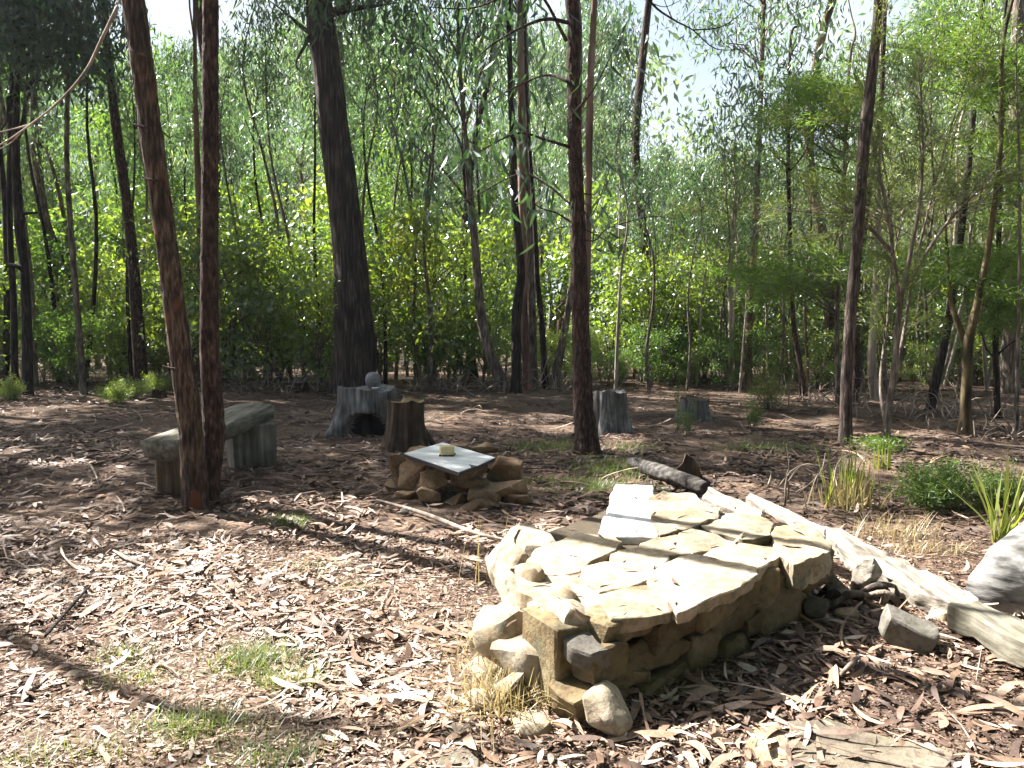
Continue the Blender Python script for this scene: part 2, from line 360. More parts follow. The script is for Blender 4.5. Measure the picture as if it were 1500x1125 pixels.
def bm_to(name, bm, mat, parent=None, loc=None, smooth=False):
    me = bpy.data.meshes.new(name); bm.to_mesh(me); bm.free(); me.materials.append(mat)
    for p in me.polygons: p.use_smooth = smooth
    return link(name, me, parent, loc)
def displace(bm, amp, freq, seed):
    bm.normal_update()
    co = np.array([v.co[:] for v in bm.verts]); no = np.array([v.normal[:] for v in bm.verts])
    d = fbm(co * freq + seed * 3.17, 3) * amp
    for v, q in zip(bm.verts, co + no * d[:, None]): v.co = q
def sharpen(bm, ang=.5):
    bm.normal_update()
    for e in bm.edges:
        if len(e.link_faces) == 2 and e.calc_face_angle(0) > ang: e.smooth = False
def slab(name, poly, ztop, thick, mat, parent, off, seed=0, amp=.006, slope=(0, 0), inset=.05, cuts=2, bev=.012, kind=0):
    """irregular flat stone from a plan outline (world xy), top at ztop"""
    rs = random.Random(seed + 100)
    P2 = [np.array(p[:2], float) for p in poly]; c = sum(P2) / len(P2)
    pts = []
    for i in range(len(P2)):                                    # break each side so the outline is uneven
        a, b = P2[i], P2[(i + 1) % len(P2)]; pts.append(a)
        l = np.linalg.norm(b - a); m = int(l / .09)
        nn = np.array([(b - a)[1], -(b - a)[0]]) / (l + 1e-9)
        for j in range(1, m + 1):
            pts.append(a + (b - a) * j / (m + 1) + nn * rs.uniform(-.010, .008))
    bm = bmesh.new()
    zt = lambda p: ztop + (p - c) @ np.array(slope) + rs.uniform(-.003, .003)
    top = [bm.verts.new((p[0] - off[0], p[1] - off[1], zt(p) - off[2])) for p in pts]
    bot = []
    for p in pts:
        q = c + (p - c) * (1 - inset * rs.uniform(.2, 1.6)); bot.append(bm.verts.new((q[0] - off[0], q[1] - off[1], zt(p) - thick * rs.uniform(.85, 1.1) - off[2])))
    bm.faces.new(top); bm.faces.new(bot[::-1])
    n = len(pts)
    for i in range(n): bm.faces.new((top[i], bot[i], bot[(i + 1) % n], top[(i + 1) % n]))
    bmesh.ops.recalc_face_normals(bm, faces=bm.faces)
    if bev: bmesh.ops.bevel(bm, geom=[e for e in bm.edges if len(e.link_faces) == 2 and e.calc_face_angle(0) > .6], offset=bev, segments=1, affect='EDGES')
    bmesh.ops.triangulate(bm, faces=bm.faces)
    for _ in range(cuts):
        le = [e for e in bm.edges if e.calc_length() > .045]
        if not le: break
        bmesh.ops.subdivide_edges(bm, edges=le, cuts=1); bmesh.ops.triangulate(bm, faces=bm.faces)
    displace(bm, amp, 9, seed); displace(bm, amp * .4, 40, seed + 5); sharpen(bm)
    return bm_to(name, bm, mat, parent, None, True)
def rock_bm(dims, seed, n=18, boxy=.6, amp=.05, bev=.1, cuts=2, rot=0.0, flat_top=False):
    rs = np.random.default_rng(seed + 500)
    p = rs.normal(size=(n, 3)); p = unit(p); mx = np.abs(p).max(1, keepdims=True); p = p * (1 - boxy) + p / mx * boxy
    p *= rs.uniform(.85, 1, (n, 1)); p = np.clip(p, -.85, .85) / .85
    if boxy >= .75:                                             # blocky stones: a knocked-about box with a few extra corners
        cr = np.array([[a, b, c] for a in (-1, 1) for b in (-1, 1) for c in (-1, 1)], float) * rs.uniform(.86 if boxy > .9 else .52, 1, (8, 3)); p = np.vstack([cr, np.clip(p[:9] * 1.05, -1, 1)])
    p = p * np.asarray(dims) / 2
    if rot: cs, sn = math.cos(rot), math.sin(rot); p = np.column_stack([p[:, 0] * cs - p[:, 1] * sn, p[:, 0] * sn + p[:, 1] * cs, p[:, 2]])
    bm = bmesh.new(); vs = [bm.verts.new(q) for q in p]
    r = bmesh.ops.convex_hull(bm, input=vs)
    bmesh.ops.delete(bm, geom=[g for g in set(r['geom_interior'] + r['geom_unused']) if isinstance(g, bmesh.types.BMVert)], context='VERTS')
    bmesh.ops.dissolve_limit(bm, angle_limit=.25, verts=bm.verts, edges=bm.edges)
    bmesh.ops.bevel(bm, geom=list(bm.edges), offset=min(dims) * bev, segments=1, affect='EDGES', clamp_overlap=True)
    bmesh.ops.triangulate(bm, faces=bm.faces)
    lim = max(dims) * .12
    for _ in range(cuts):
        le = [e for e in bm.edges if e.calc_length() > lim]
        if not le: break
        bmesh.ops.subdivide_edges(bm, edges=le, cuts=1); bmesh.ops.triangulate(bm, faces=bm.faces)
    m = min(dims); displace(bm, amp * m, 2.2 / m * .5, seed); displace(bm, amp * .35 * m, 7 / m * .5, seed + 3); sharpen(bm)
    return bm
def rock(name, c, dims, mat, parent=None, off=(0, 0, 0), seed=0, rot=0., tilt=(0, 0), **k):
    bm = rock_bm(dims, seed, rot=0, **k); o = bm_to(name, bm, mat, parent, tuple(np.asarray(c) - np.asarray(off)), True)
    o.rotation_euler = (tilt[0], tilt[1], rot); return o

# ------------------------------------------------------------------ ground
def axis(lo, hi, d, far, g=1.12):
    a = list(np.arange(lo, hi + 1e-6, d)); s = d
    x = hi
    while x < far: s *= g; x += s; a.append(x)
    x = lo; s = d; b = []
    while x > -far: s *= g; x -= s; b.append(x)
    return np.array(b[::-1] + a)
gx = axis(-5.5, 5.5, .045, 180); gy = axis(1.5, 11, .045, 180)
X, Y = np.meshgrid(gx, gy); Z = gz(X, Y)
near = np.exp(-np.maximum(0, np.hypot(X, Y - 6) - 7) / 3)
Z = Z + near * (.010 * n2(X, Y, 7, 9) + .006 * n2(X, Y, 17, 11))
v = np.stack([X, Y, Z], -1).reshape(-1, 3); nx = len(gx); i = np.arange(len(gy) - 1)[:, None] * nx; j = np.arange(nx - 1)[None, :]
mb = MB(); mb.add(v, np.stack([i + j, i + j + 1, i + nx + j + 1, i + nx + j], -1).reshape(-1, 4))
tag(mb.build('ground', M['ground']), kind='structure')

# ------------------------------------------------------------------ leaf litter (nobody could count it)
def litter(name, n, box, lmin, lmax, wmin, wmax, dens=None, lift=.012, seg=5, kindl='leaf', tl=(0, 1)):
    x0, x1, y0, y1 = box
    x = rng.uniform(x0, x1, n); y = rng.uniform(y0, y1, n)
    px, py = to_px(np.stack([x, y, np.zeros(n)], -1))
    keep = (px > -90) & (px < 1590) & (py < 1210)
    if dens is not None: keep &= rng.uniform(size=n) < dens(x, y)
    x, y = x[keep], y[keep]; n = len(x)
    L = rng.uniform(lmin, lmax, n); W = rng.uniform(wmin, wmax, n); az = rng.uniform(0, 2 * np.pi, n)
    pitch = rng.normal(size=n) * .13; roll = rng.normal(size=n) * .4; sick = rng.normal(size=n) * .34; curl = rng.normal(size=n) * .30; fold = rng.normal(size=n) * .35
    d = np.stack([np.cos(az) * np.cos(pitch), np.sin(az) * np.cos(pitch), np.sin(pitch)], -1)
    s0 = np.stack([-np.sin(az), np.cos(az), np.zeros(n)], -1); nn = np.cross(d, s0)
    s = s0 * np.cos(roll)[:, None] + nn * np.sin(roll)[:, None]; nn = np.cross(d, s)
    c = np.stack([x, y, gz(x, y) + .006 + rng.uniform(0, lift, n) + np.abs(np.sin(pitch)) * L * .3], -1)
    rows = []
    for k in range(seg + 1):
        t = k / seg; u = t - .5
        p = c + d * (L * u)[:, None] + s * (L * sick * (u * u - .12))[:, None] + nn * (L * curl * (u * u - .1))[:, None]
        w = W * .5 * (np.sin(math.pi * min(1, max(0, .04 + t * .96))) ** .7 if kindl == 'leaf' else (.7 + .3 * math.sin(k * 2.1)))
        rows += [p + s * w[:, None] + nn * (w * fold)[:, None], p - s * w[:, None] + nn * (w * fold)[:, None]]
    v = np.stack(rows, 1); kk = 2 * (seg + 1); b = np.arange(n)[:, None] * kk
    q = np.concatenate([b + np.array([[2 * i, 2 * i + 1, 2 * i + 3, 2 * i + 2]]) for i in range(seg)])
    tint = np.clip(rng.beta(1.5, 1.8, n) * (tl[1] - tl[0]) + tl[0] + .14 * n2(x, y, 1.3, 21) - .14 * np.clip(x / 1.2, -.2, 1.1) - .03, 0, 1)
    m_ = MB(); m_.add(v.reshape(-1, 3), q, None, np.tile(tint, seg))
    return m_.build(name, M['litter'])
dn = lambda x, y: np.clip(.56 + .85 * n2(x, y, 1.4, 31) + .4 * n2(x, y, 4.5, 33), .04, 1)
tag(litter('leaf_litter', 17000, (-4, 4.2, 2.0, 5.6), .04, .13, .010, .027, dn, .015), kind='stuff')
big = lambda x, y: np.clip(dn(x, y) * (.35 + .9 * (x > -.9) * (y < 4.2)), 0, 1)
tag(litter('leaf_litter', 3800, (-4, 4.2, 2.0, 6.5), .12, .22, .016, .038, big, .03, 5, 'leaf', (.05, 1)), kind='stuff')
tag(litter('leaf_litter', 24000, (-7, 7.5, 5.2, 10), .06, .2, .014, .034, dn, .02, 4, 'leaf', (0, .46)), kind='stuff')  # browner litter, tinted darker still to deepen the shade at mid distance
tag(litter('leaf_litter', 24000, (-13, 13, 9.5, 18.5), .06, .2, .012, .03, dn, .02, 3, 'leaf', (0, .40)), kind='stuff')  # rear litter: browner leaves, with extra shade put into the tint
tag(litter('leaf_litter', 75000, (-3.2, 3.6, 2.0, 5.6), .010, .045, .003, .010, None, .012, 3, 'leaf', (0, .75)), kind='stuff')
tag(litter('bark_litter', 380, (-4.5, 5, 2.1, 7.5), .2, .55, .010, .024, dn, .03, 6, 'strip', (.2, .8)), kind='stuff')
tag(litter('bark_litter', 520, (-9, 9, 7, 17), .25, .7, .012, .03, dn, .03, 5, 'strip', (.2, .8)), kind='stuff')
mb = MB()
for k in range(240):
    x, y = rng.uniform(-6, 6), rng.uniform(2.2, 12); L = rng.uniform(.12, .5); a = rng.uniform(0, 6.28); z = float(gz(x, y)) + .02
    p = np.array([x, y, z]); d = np.array([math.cos(a), math.sin(a), rng.normal() * .06]); q = np.array([-d[1], d[0], 0]) * rng.normal() * .08
    tube(mb, [p, p + d * L * .5 + q * L, p + d * L], [rng.uniform(.002, .005), .003, .001], 5, 2, tint=.5)
tag(mb.build('fallen_twigs', M['twig']), kind='stuff')

# ------------------------------------------------------------------ stone seat in the foreground
SB = np.array([.75, 3.95, 0.])
sb = thing('stone_bench', 'low masonry seat of tan sandstone slabs, brightly sunlit in the foreground', 'stone seat', SB)
K = 560 / 1500
def crop(c): return 690 + K * c[0], 690 + K * c[1]
def capw(poly, z):
    w = np.array([onz(*crop(c), z)[:2] for c in poly]); c = w.mean(0); return list(c + (w - c) * (1 + .020 / np.linalg.norm(w - c, axis=1, keepdims=True)))
caps = [
 (.27, .16, [(150, 335), (178, 272), (290, 232), (420, 224), (440, 245), (300, 285), (232, 330), (205, 392), (160, 395)], .02),
 (.358, .10, [(222, 372), (262, 308), (420, 252), (560, 262), (585, 282), (556, 312), (452, 352), (428, 384), (330, 404), (240, 398)], .006),
 (.352, .075, [(196, 405), (330, 408), (428, 390), (468, 448), (545, 570), (410, 568), (330, 572), (285, 545), (262, 492), (192, 470)], .010),
 (.362, .07, [(442, 378), (530, 358), (708, 378), (690, 420), (600, 455), (508, 472), (472, 440)], .006),
 (.365, .065, [(504, 488), (600, 462), (690, 450), (745, 490), (780, 545), (690, 562), (558, 575), (525, 520)], .005),
 (.355, .07, [(566, 308), (660, 300), (762, 334), (742, 374), (640, 370), (552, 352)], .004),
 (.378, .06, [(706, 432), (728, 388), (800, 345), (862, 332), (1000, 358), (1108, 384), (1114, 408), (1010, 465), (892, 512), (812, 550), (782, 528), (745, 468)], .007),
 (.368, .06, [(905, 332), (960, 306), (1040, 280), (1188, 302), (1206, 330), (1120, 378), (1000, 352)], .006),
 (.36, .07, [(678, 284), (735, 262), (820, 252), (866, 318), (768, 330), (670, 298)], .005),
 (.366, .07, [(818, 234), (850, 226), (960, 250), (1030, 276), (950, 304), (872, 322), (835, 262)], .005),
 (.385, .13, [(702, 112), (758, 86), (868, 96), (925, 126), (966, 152), (962, 178), (862, 212), (742, 240), (718, 190)], .016),
 (.37, .08, [(905, 206), (972, 168), (1060, 166), (1128, 175), (1176, 200), (1170, 248), (1066, 262), (960, 236)], .010),
 (.368, .14, [(1192, 242), (1230, 218), (1300, 210), (1360, 248), (1412, 290), (1395, 312), (1318, 340), (1268, 362), (1212, 318)], .018),
]
for k, (z, th, poly, amp) in enumerate(caps):
    slab('cap_stone', capw(poly, z), z, th, M['stone'], sb, SB, 11 + k, amp, inset=.06 if k != 0 else .2, bev=.005 if k else .03, slope=(rng.normal() * .012, rng.normal() * .012))
core = [(.33, 3.14), (1.54, 4.20), (1.40, 4.95), (1.02, 5.22), (.55, 4.95), (.10, 4.35), (.0, 3.75), (.10, 3.3)]
slab('mortar_core', core, .322, .375, M['mortar'], sb, SB, 77, .012, inset=-.02, cuts=3, bev=0)
# wall face: a vertical plane a hand's breadth behind the edge of the caps
f0, f1 = np.array([.685, 3.31]), np.array([1.635, 4.13]); fd = (f1 - f0) / np.linalg.norm(f1 - f0); fn = np.array([fd[1], -fd[0]])
def onface(px, py):
    r = ray(px, py); n3 = np.array([fn[0], fn[1], 0]); p0 = np.array([f0[0], f0[1], 0]); return CAM + r * (((p0 - CAM) @ n3) / (r @ n3))
face = [(548, 585, 722, 690), (735, 562, 885, 672), (595, 688, 850, 792), (868, 640, 972, 762), (690, 795, 872, 885), (622, 788, 690, 835), (555, 800, 640, 900),
 (948, 552, 1142, 655), (880, 505, 1045, 585), (1110, 398, 1200, 520), (1150, 385, 1302, 625), (1290, 330, 1420, 455), (975, 650, 1100, 735), (860, 755, 925, 830),
 (470, 690, 600, 800), (1085, 560, 1150, 660), (1030, 470, 1130, 550), (400, 850, 560, 990), (560, 890, 720, 960), (730, 860, 850, 930), (1280, 450, 1330, 590)]
fang = math.atan2(fd[1], fd[0])
for k, (x0, y0, x1, y1) in enumerate(face):
    a = onface(*crop(((x0 + x1) / 2, y0))); b = onface(*crop(((x0 + x1) / 2, y1))); l = onface(*crop((x0, (y0 + y1) / 2))); r_ = onface(*crop((x1, (y0 + y1) / 2)))
    c = (a + b) / 2; w = np.linalg.norm((r_ - l)[:2]); h = abs(a[2] - b[2]); dep = rng.uniform(.16, .26)
    c[:2] -= fn * (dep / 2 - rng.uniform(.0, .045))
    rock('wall_stone', c, (w * 1.18, dep, h * 1.22), M['stone_shaded'], sb, SB, 40 + k, fang, (rng.normal() * .05, rng.normal() * .06), boxy=.8, amp=.10, bev=.04, n=20)
# upright corner stone, its broken slab and the rubble of the sunlit end
def wrock(name, px0, py0, px1, py1, d, dep, mat, seed, rot=0., tilt=(0, 0), parent=sb, off=SB, **k):
    a = at((px0 + px1) / 2, py0, d); b = at((px0 + px1) / 2, py1, d); w = (px1 - px0) / F * d
    kw = dict(boxy=.7, amp=.08, bev=.04, n=12); kw.update(k)
    return rock(name, (a + b) / 2 + np.array([0, dep * .5, 0]), (w, dep, abs(a[2] - b[2])), mat, parent, off, seed, rot, tilt, **kw)
wrock('corner_stone', 782, 918, 846, 1080, 3.04, .30, M['stone_shaded'], 81, .5, boxy=.96, amp=.05)
wrock('corner_stone', 796, 895, 870, 985, 3.08, .30, M['stone'], 82, .5, (0, .3), boxy=.85, amp=.05)
br = [onz(*crop(c), .33) for c in [(285, 545), (410, 566), (470, 610), (548, 652), (470, 672), (390, 660), (330, 610)]]
slab('broken_slab', br, .315, .07, M['stone_grey'], sb, SB, 84, .006, slope=(-.15, .22), bev=.008)
for k, (a, b, c, d, dd, dp) in enumerate([(715, 905, 790, 985, 3.3, .3), (745, 850, 800, 915, 3.55, .3), (700, 935, 752, 1000, 3.45, .25), (738, 960, 800, 1040, 3.12, .25), (735, 820, 775, 880, 3.9, .3), (770, 880, 830, 940, 3.25, .3), (690, 990, 735, 1035, 3.3, .16), (742, 1010, 790, 1062, 3.02, .18), (755, 795, 800, 850, 4.1, .3)]):
    wrock('rubble_stone', a - 16, b - 4, c + 18, d + 6, dd, dp * 1.2, M['stone'], 90 + k, rng.uniform(-.4, .4), (rng.normal() * .1, -.35 + rng.normal() * .15), n=13)
# loose stones by the seat
def loose(name, label, cat, px0, py0, px1, py1, dep, mat, seed, rot=0, tilt=(0, 0), **k):
    d = onz((px0 + px1) / 2, py1)[1]; g = at((px0 + px1) / 2, py1, d)
    group = k.pop('group', None)
    bm_k = dict(boxy=.7, amp=.05, bev=.08, n=16); bm_k.update(k)
    w = (px1 - px0) / F * d; h = (py1 - py0) / F * d
    bm = rock_bm((w, dep, h), seed, **bm_k)
    o = bm_to(name, bm, mat, None, (g[0], g[1] + dep * .4, g[2] + h * .5 - .01), True); o.rotation_euler = (tilt[0], tilt[1], rot)
    return tag(o, label, cat, group)
loose('leaning_stone', 'pale angular stone leaning against the shaded corner of the sandstone seat', 'stone', 852, 1010, 928, 1088, .16, M['stone'], 121, .3, (-.25, -.25), boxy=.5)
loose('grey_stone', 'small grey stone wedged at the right foot of the sandstone seat', 'stone', 1178, 872, 1216, 912, .12, M['stone_grey'], 122, .2, (0, .2))
loose('flat_stone', 'flat grey-green stone lying in the litter below the bleached log', 'stone', 1295, 905, 1375, 955, .16, M['stone_grey'], 123, -.4, (.1, .35), boxy=.85)
loose('pale_stone', 'white rounded stone in the dry grass at the sunlit end of the seat', 'stone', 680, 1012, 722, 1045, .12, M['stone'], 124)
loose('flat_stone', 'tan flat stone half buried before the corner of the seat', 'stone', 752, 1052, 812, 1082, .14, M['stone'], 125, .2, boxy=.8)
loose('white_stone', 'small white stone on the litter right of the tree pair', 'stone', 350, 747, 374, 757, .06, M['stone_grey'], 126)
pv = lambda name, label, polypx, z, th, mat, seed: (lambda w: tag(slab(name, w, z, th, mat, None, (0, 0, 0), seed, .006, bev=.008), label, 'paving stone', 'flat stones set flush in the ground'))([onz(a, b, z) for a, b in polypx])
pv('paving_stone', 'reddish brown flat paver at the bottom edge right of the seat', [(1090, 1090), (1105, 1064), (1142, 1058), (1156, 1085), (1160, 1125), (1120, 1122)], .014, .08, M['stone_pit'], 131)
pv('paving_stone', 'large grey-green paver at the bottom edge with leaves on it', [(1152, 1056), (1215, 1050), (1262, 1072), (1335, 1082), (1400, 1100), (1380, 1150), (1170, 1150)], .016, .09, M['paver'], 132)
pv('paving_stone', 'greenish grey paver at the bottom middle, left of the seat corner', [(648, 1052), (690, 1062), (705, 1108), (700, 1150), (638, 1150)], .018, .1, M['paver'], 133)

loose('flat_stone', 'thin pale stone lying beside the bleached log near the sleeper', 'stone', 1372, 892, 1412, 916, .12, M['stone'], 128, .3, (0, .2), boxy=.85)
loose('flat_stone', 'small brown flat stone between the grey stone and the bark heap', 'stone', 1226, 892, 1262, 912, .10, M['stone_pit'], 129, -.2, (.1, 0), boxy=.85)
# ------------------------------------------------------------------ planks, timbers and logs round the seat
def plank(name, label, cat, poly, z, th, mat, seed, slope=(0, 0), rotmat=None, **k):
    w = [onz(a, b, z) for a, b in poly]; c = sum(np.array(p) for p in w) / len(w)
    return tag(slab(name, w, z, th, mat, None, (0, 0, 0), seed, k.get('amp', .004), slope, .0, 2, .008), label, cat)
plank('white_plank', 'wide bleached white plank lying flat on the back of the sandstone seat', 'plank', [(901, 709), (957, 710), (959, 745), (963, 786), (876, 784), (889, 745)], .365, .07, M['wood_white2'], 141)
plank('timber', 'short thick bleached timber lying across the far end of the seat', 'timber', [(1028, 727), (1038, 712), (1118, 747), (1116, 762)], .34, .12, M['wood_white'], 142, amp=.006)
plank('timber', 'thin bleached timber running from the seat towards the long log', 'timber', [(1092, 727), (1098, 721), (1211, 773), (1209, 784)], .30, .06, M['wood_white'], 143, amp=.005)
def log(name, label, cat, pts, rad, mat, seed, n=18, amp=.12, flat=1., parts=None, k=7):
    o0 = np.array(pts[0], float); p = np.array(pts, float) - o0
    m_ = MB(); tube(m_, p, rad, n, k, amp, 2.2, 5., seed)
    v = m_.v[0]; 
    if flat != 1: v[:, 2] *= flat
    o = link(name, m_.mesh(name, mat), None, o0); return tag(o, label, cat)
plank('bleached_log', 'long bleached split log lying from the seat to the right edge', 'log', [(1196, 768), (1226, 772), (1290, 802), (1338, 826), (1396, 852), (1436, 874), (1440, 892), (1392, 882), (1340, 864), (1290, 838), (1240, 806)], .12, .11, M['wood_white'], 151, amp=.016)
a, b = onz(1392, 884, .16), onz(1560, 972, .15); dv = (b - a)[:2] / np.linalg.norm((b - a)[:2]); nv = np.array([-dv[1], dv[0]])
tag(slab('old_sleeper', [a[:2] - nv * .02, b[:2] - nv * .02, b[:2] + nv * .17, a[:2] + nv * .15], .17, .13, M['wood_bench'], None, (0, 0, 0), 152, .007, bev=.012), 'grey-green squared timber sleeper at the lower right edge', 'sleeper')
t = thing('fallen_log', 'thick silver grey fallen log with a knobbly stub at the right edge', 'log', onz(1436, 872, .16))
o0 = np.array(t.location); m_ = MB(); tube(m_, np.array([onz(1462, 868, .13), onz(1512, 818, .15), onz(1590, 770, .16), onz(1700, 716, .16)]) - o0, [.15, .175, .18, .18], 30, 9, .10, 2.5, 5, 3); m_.build('trunk', M['silver'], t)
rock('knob', onz(1474, 872, .1) - o0, (.14, .12, .13), M['wood_white'], t, (0, 0, 0), 155, amp=.18, boxy=.2)
for k, (a, b, c, d, lb) in enumerate([(1214, 826, 1256, 870, 'white knobbly root lump beside the right end of the seat'), (1254, 818, 1292, 856, 'rounded tan root lump resting against the bleached log')]):
    loose('root_lump', lb, 'root lump', a, b, c, d + 25, .14, M['wood_white'], 160 + k, amp=.16, boxy=.2)
t = thing('bark_heap', 'small heap of curled bark and dark leaves under the bleached log', 'bark heap', onz(1262, 890))
o0 = np.array(t.location)
for k in range(9):
    m_ = MB(); a = rng.uniform(-.12, .12, 3) * [1, .7, 0]; dd = rng.normal(size=3) * [.15, .1, .03]; tube(m_, [a + [0, 0, .03 + k * .008], a + dd * .5 + [0, 0, .06 + k * .008], a + dd + [0, 0, .03]], [.012, .02, .006], 6, 4, .3); m_.build('bark_curl', M['bark_grey'] if k % 2 else M['bark_dark'], t)
log('charred_log', 'short charred black log lying behind the sandstone seat', 'log', [onz(926, 678, .07), onz(955, 688, .08), onz(1000, 702, .08), onz(1034, 716, .07)], [.06, .07, .065, .055], M['wood_char'], 153, amp=.14)
g = onz(1008, 704); bm = bmesh.new(); dq = g[1]
pr = [((px - 1008) / F * dq, (704 - py) / F * dq) for px, py in ((986, 706), (988, 690), (1000, 676), (1003, 662), (1013, 668), (1024, 684), (1033, 706))]
f_ = [bm.verts.new((x, 0, z)) for x, z in pr]; b_ = [bm.verts.new((x * .8 + .03, .2, z * .75)) for x, z in pr]
bm.faces.new(f_); bm.faces.new(b_[::-1])
for i in range(len(pr)): bm.faces.new((f_[i], b_[i], b_[(i + 1) % len(pr)], f_[(i + 1) % len(pr)]))
bmesh.ops.recalc_face_normals(bm, faces=bm.faces); bmesh.ops.triangulate(bm, faces=bm.faces)
for _ in range(3):
    bmesh.ops.subdivide_edges(bm, edges=[e for e in bm.edges if e.calc_length() > .04], cuts=1); bmesh.ops.triangulate(bm, faces=bm.faces)
displace(bm, .015, 9, 7); sharpen(bm); tag(bm_to('wood_chunk', bm, M['wood_brown'], None, g, True), 'split pointed chunk of brown wood standing behind the charred log', 'wood chunk')
log('fallen_stick', 'long straight bare stick lying in front of the stone fire ring', 'stick', [onz(552, 732, .03), onz(620, 752, .035), onz(690, 779, .03), onz(746, 792, .03)], [.008, .017, .016, .009], M['twig'], 156, 8, .15)
log('fallen_stick', 'dark straight stick slanting across the left foreground litter', 'stick', [onz(66, 932, .03), onz(100, 893, .04), onz(132, 858, .03)], [.007, .009, .006], M['bark_dark'], 157, 8, .15)
log('fallen_stick', 'grey crooked stick with pale sunlit edge right of the seat shadow', 'stick', [onz(1230, 990, .03), onz(1250, 970, .05), onz(1258, 962, .04)], [.008, .012, .008], M['twig'], 158, 8, .2)
log('fallen_stick', 'curved dry white stick on the litter left of the timber bench', 'stick', [onz(100, 672, .02), onz(128, 678, .05), onz(140, 695, .04), onz(146, 716, .02)], [.005, .009, .009, .004], M['bark_pale'], 159, 7, .15)
log('fallen_stick', 'pale grey bark strip lying across the sunlit left foreground', 'stick', [onz(166, 806, .02), onz(190, 818, .035), onz(226, 832, .02)], [.008, .016, .006], M['twig'], 161, 7, .15, flat=.5)

# ------------------------------------------------------------------ fire ring with a sheet on top
pit = [  # px0, py0, px1, py1, depth, thickness, label
 (573, 668, 594, 718, 6.95, .10, 'brown upright slab at the left end of the fire ring', .1, (.0, -.1)),
 (584, 676, 621, 719, 6.72, .22, 'rounded tan block beside the upright slab of the fire ring', .2, (0, .1)),
 (613, 694, 652, 722, 6.55, .2, 'square tan block on a smaller rounded stone at the ring front', -.1, (0, -.04)),
 (608, 717, 644, 740, 6.45, .18, 'pale rounded stone under the square block of the fire ring', .1, (0, 0)),
 (660, 686, 712, 709, 6.62, .3, 'wedge shaped tan stone just under the notch of the sheet', .25, (0, -.18)),
 (659, 704, 718, 726, 6.55, .26, 'long red-brown stone under the wedge shaped one', .1, (0, .05)),
 (717, 672, 766, 717, 6.75, .12, 'pointed grey-tan slab standing at the right of the ring', -.3, (.2, .1)),
 (708, 712, 774, 731, 6.42, .22, 'wide thin tan slab on top of the right front pile', .25, (0, -.1)),
 (687, 720, 732, 741, 6.38, .2, 'rounded tan stone left under the wide thin slab', 0, (0, .05)),
 (674, 733, 754, 757, 6.26, .2, 'long grey rough stone at the bottom of the front pile', .15, (0, -.12)),
 (648, 729, 690, 750, 6.4, .2, 'flat layered brown stone low at the front of the ring', .1, (0, -.1)),
 (742, 728, 772, 752, 6.4, .18, 'mossy tan stone at the right foot of the front pile', .3, (0, 0)),
 (580, 724, 612, 742, 6.6, .16, 'low flat tan stone before the rounded block', .5, (.1, 0)),
 (700, 676, 732, 695, 6.95, .2, 'reddish stone under the right corner of the sheet', -.2, (0, 0)),
 (620, 682, 672, 706, 7.0, .2, 'dark red flat stone under the front edge of the sheet', .3, (0, .1)),
 (690, 650, 728, 664, 7.75, .16, 'thin grey-brown stone behind the far corner of the sheet', .2, (0, 0)),
 (590, 660, 640, 690, 7.5, .25, 'dark stone hidden under the left half of the sheet', .2, (0, 0)),
 (640, 655, 690, 690, 7.6, .25, 'dark stone hidden under the far half of the sheet', .2, (0, 0)),
 (560, 708, 582, 722, 6.9, .2, 'low grey stone left of the upright slab', .2, (0, 0)),
]
for k, (a, b, c, d, dd, dp, lb, rz, tl) in enumerate(pit):
    o = wrock('ring_stone', a - 2, b - 2, c + 2, d + 2, dd, dp, M['stone_pit'], 200 + k, rz, tl, None, (0, 0, 0), boxy=.72, amp=.07, bev=.04, n=13)
    tag(o, lb, 'stone', 'stones of the fire ring')
loose('white_stone', 'small white pebble beside the long stick at the fire ring', 'stone', 584, 743, 598, 754, .05, M['stone_grey'], 127)
zs = .335
sheet = thing('metal_sheet', 'pale grey painted sheet with a notched corner covering the fire ring', 'sheet', onz(658, 668, zs))
A, B, C_, D_ = [onz(*p, zs) for p in ((592, 664), (649, 648), (725, 670), (672, 691))]
N1, N2, N3 = onz(692, 684.5, zs), onz(686, 680.5, zs), None
def flat(name, poly, th, mat, parent, off):
    bm = bmesh.new(); t_ = [bm.verts.new(np.asarray(p) - off) for p in poly]; b_ = [bm.verts.new(np.asarray(p) - off - [0, 0, th]) for p in poly]
    bm.faces.new(t_); bm.faces.new(b_[::-1])
    for i in range(len(t_)): bm.faces.new((t_[i], b_[i], b_[(i + 1) % len(t_)], t_[(i + 1) % len(t_)]))
    bmesh.ops.recalc_face_normals(bm, faces=bm.faces); return bm_to(name, bm, mat, parent)
o0 = np.array(sheet.location)
flat('panel', [A, B, C_, onz(699, 682, zs), onz(686, 679.5, zs), onz(690, 684.5, zs), D_], .006, M['sheet'], sheet, o0)
dz = np.array([0, 0, .0085]); cc = (A + B + C_ + D_) / 4
flat('rim', [cc + (p - cc) * 1.012 - dz for p in (A, B, C_, D_)], .026, M['sheet_edge'], sheet, o0)
yb = onz(655, 667, zs); t = thing('yellow_block', 'yellow crumbling block lying on the pale sheet', 'block', yb)
rock('body', (0, 0, .045), (.125, .10, .085), M['block'], t, (0, 0, 0), 231, .25, boxy=.93, amp=.03, bev=.1)
flat('base', [np.array([-.065, -.055, .012]), np.array([.06, -.06, .012]), np.array([.07, .05, .012]), np.array([-.055, .055, .012])], .014, M['wood_brown'], t, np.zeros(3))

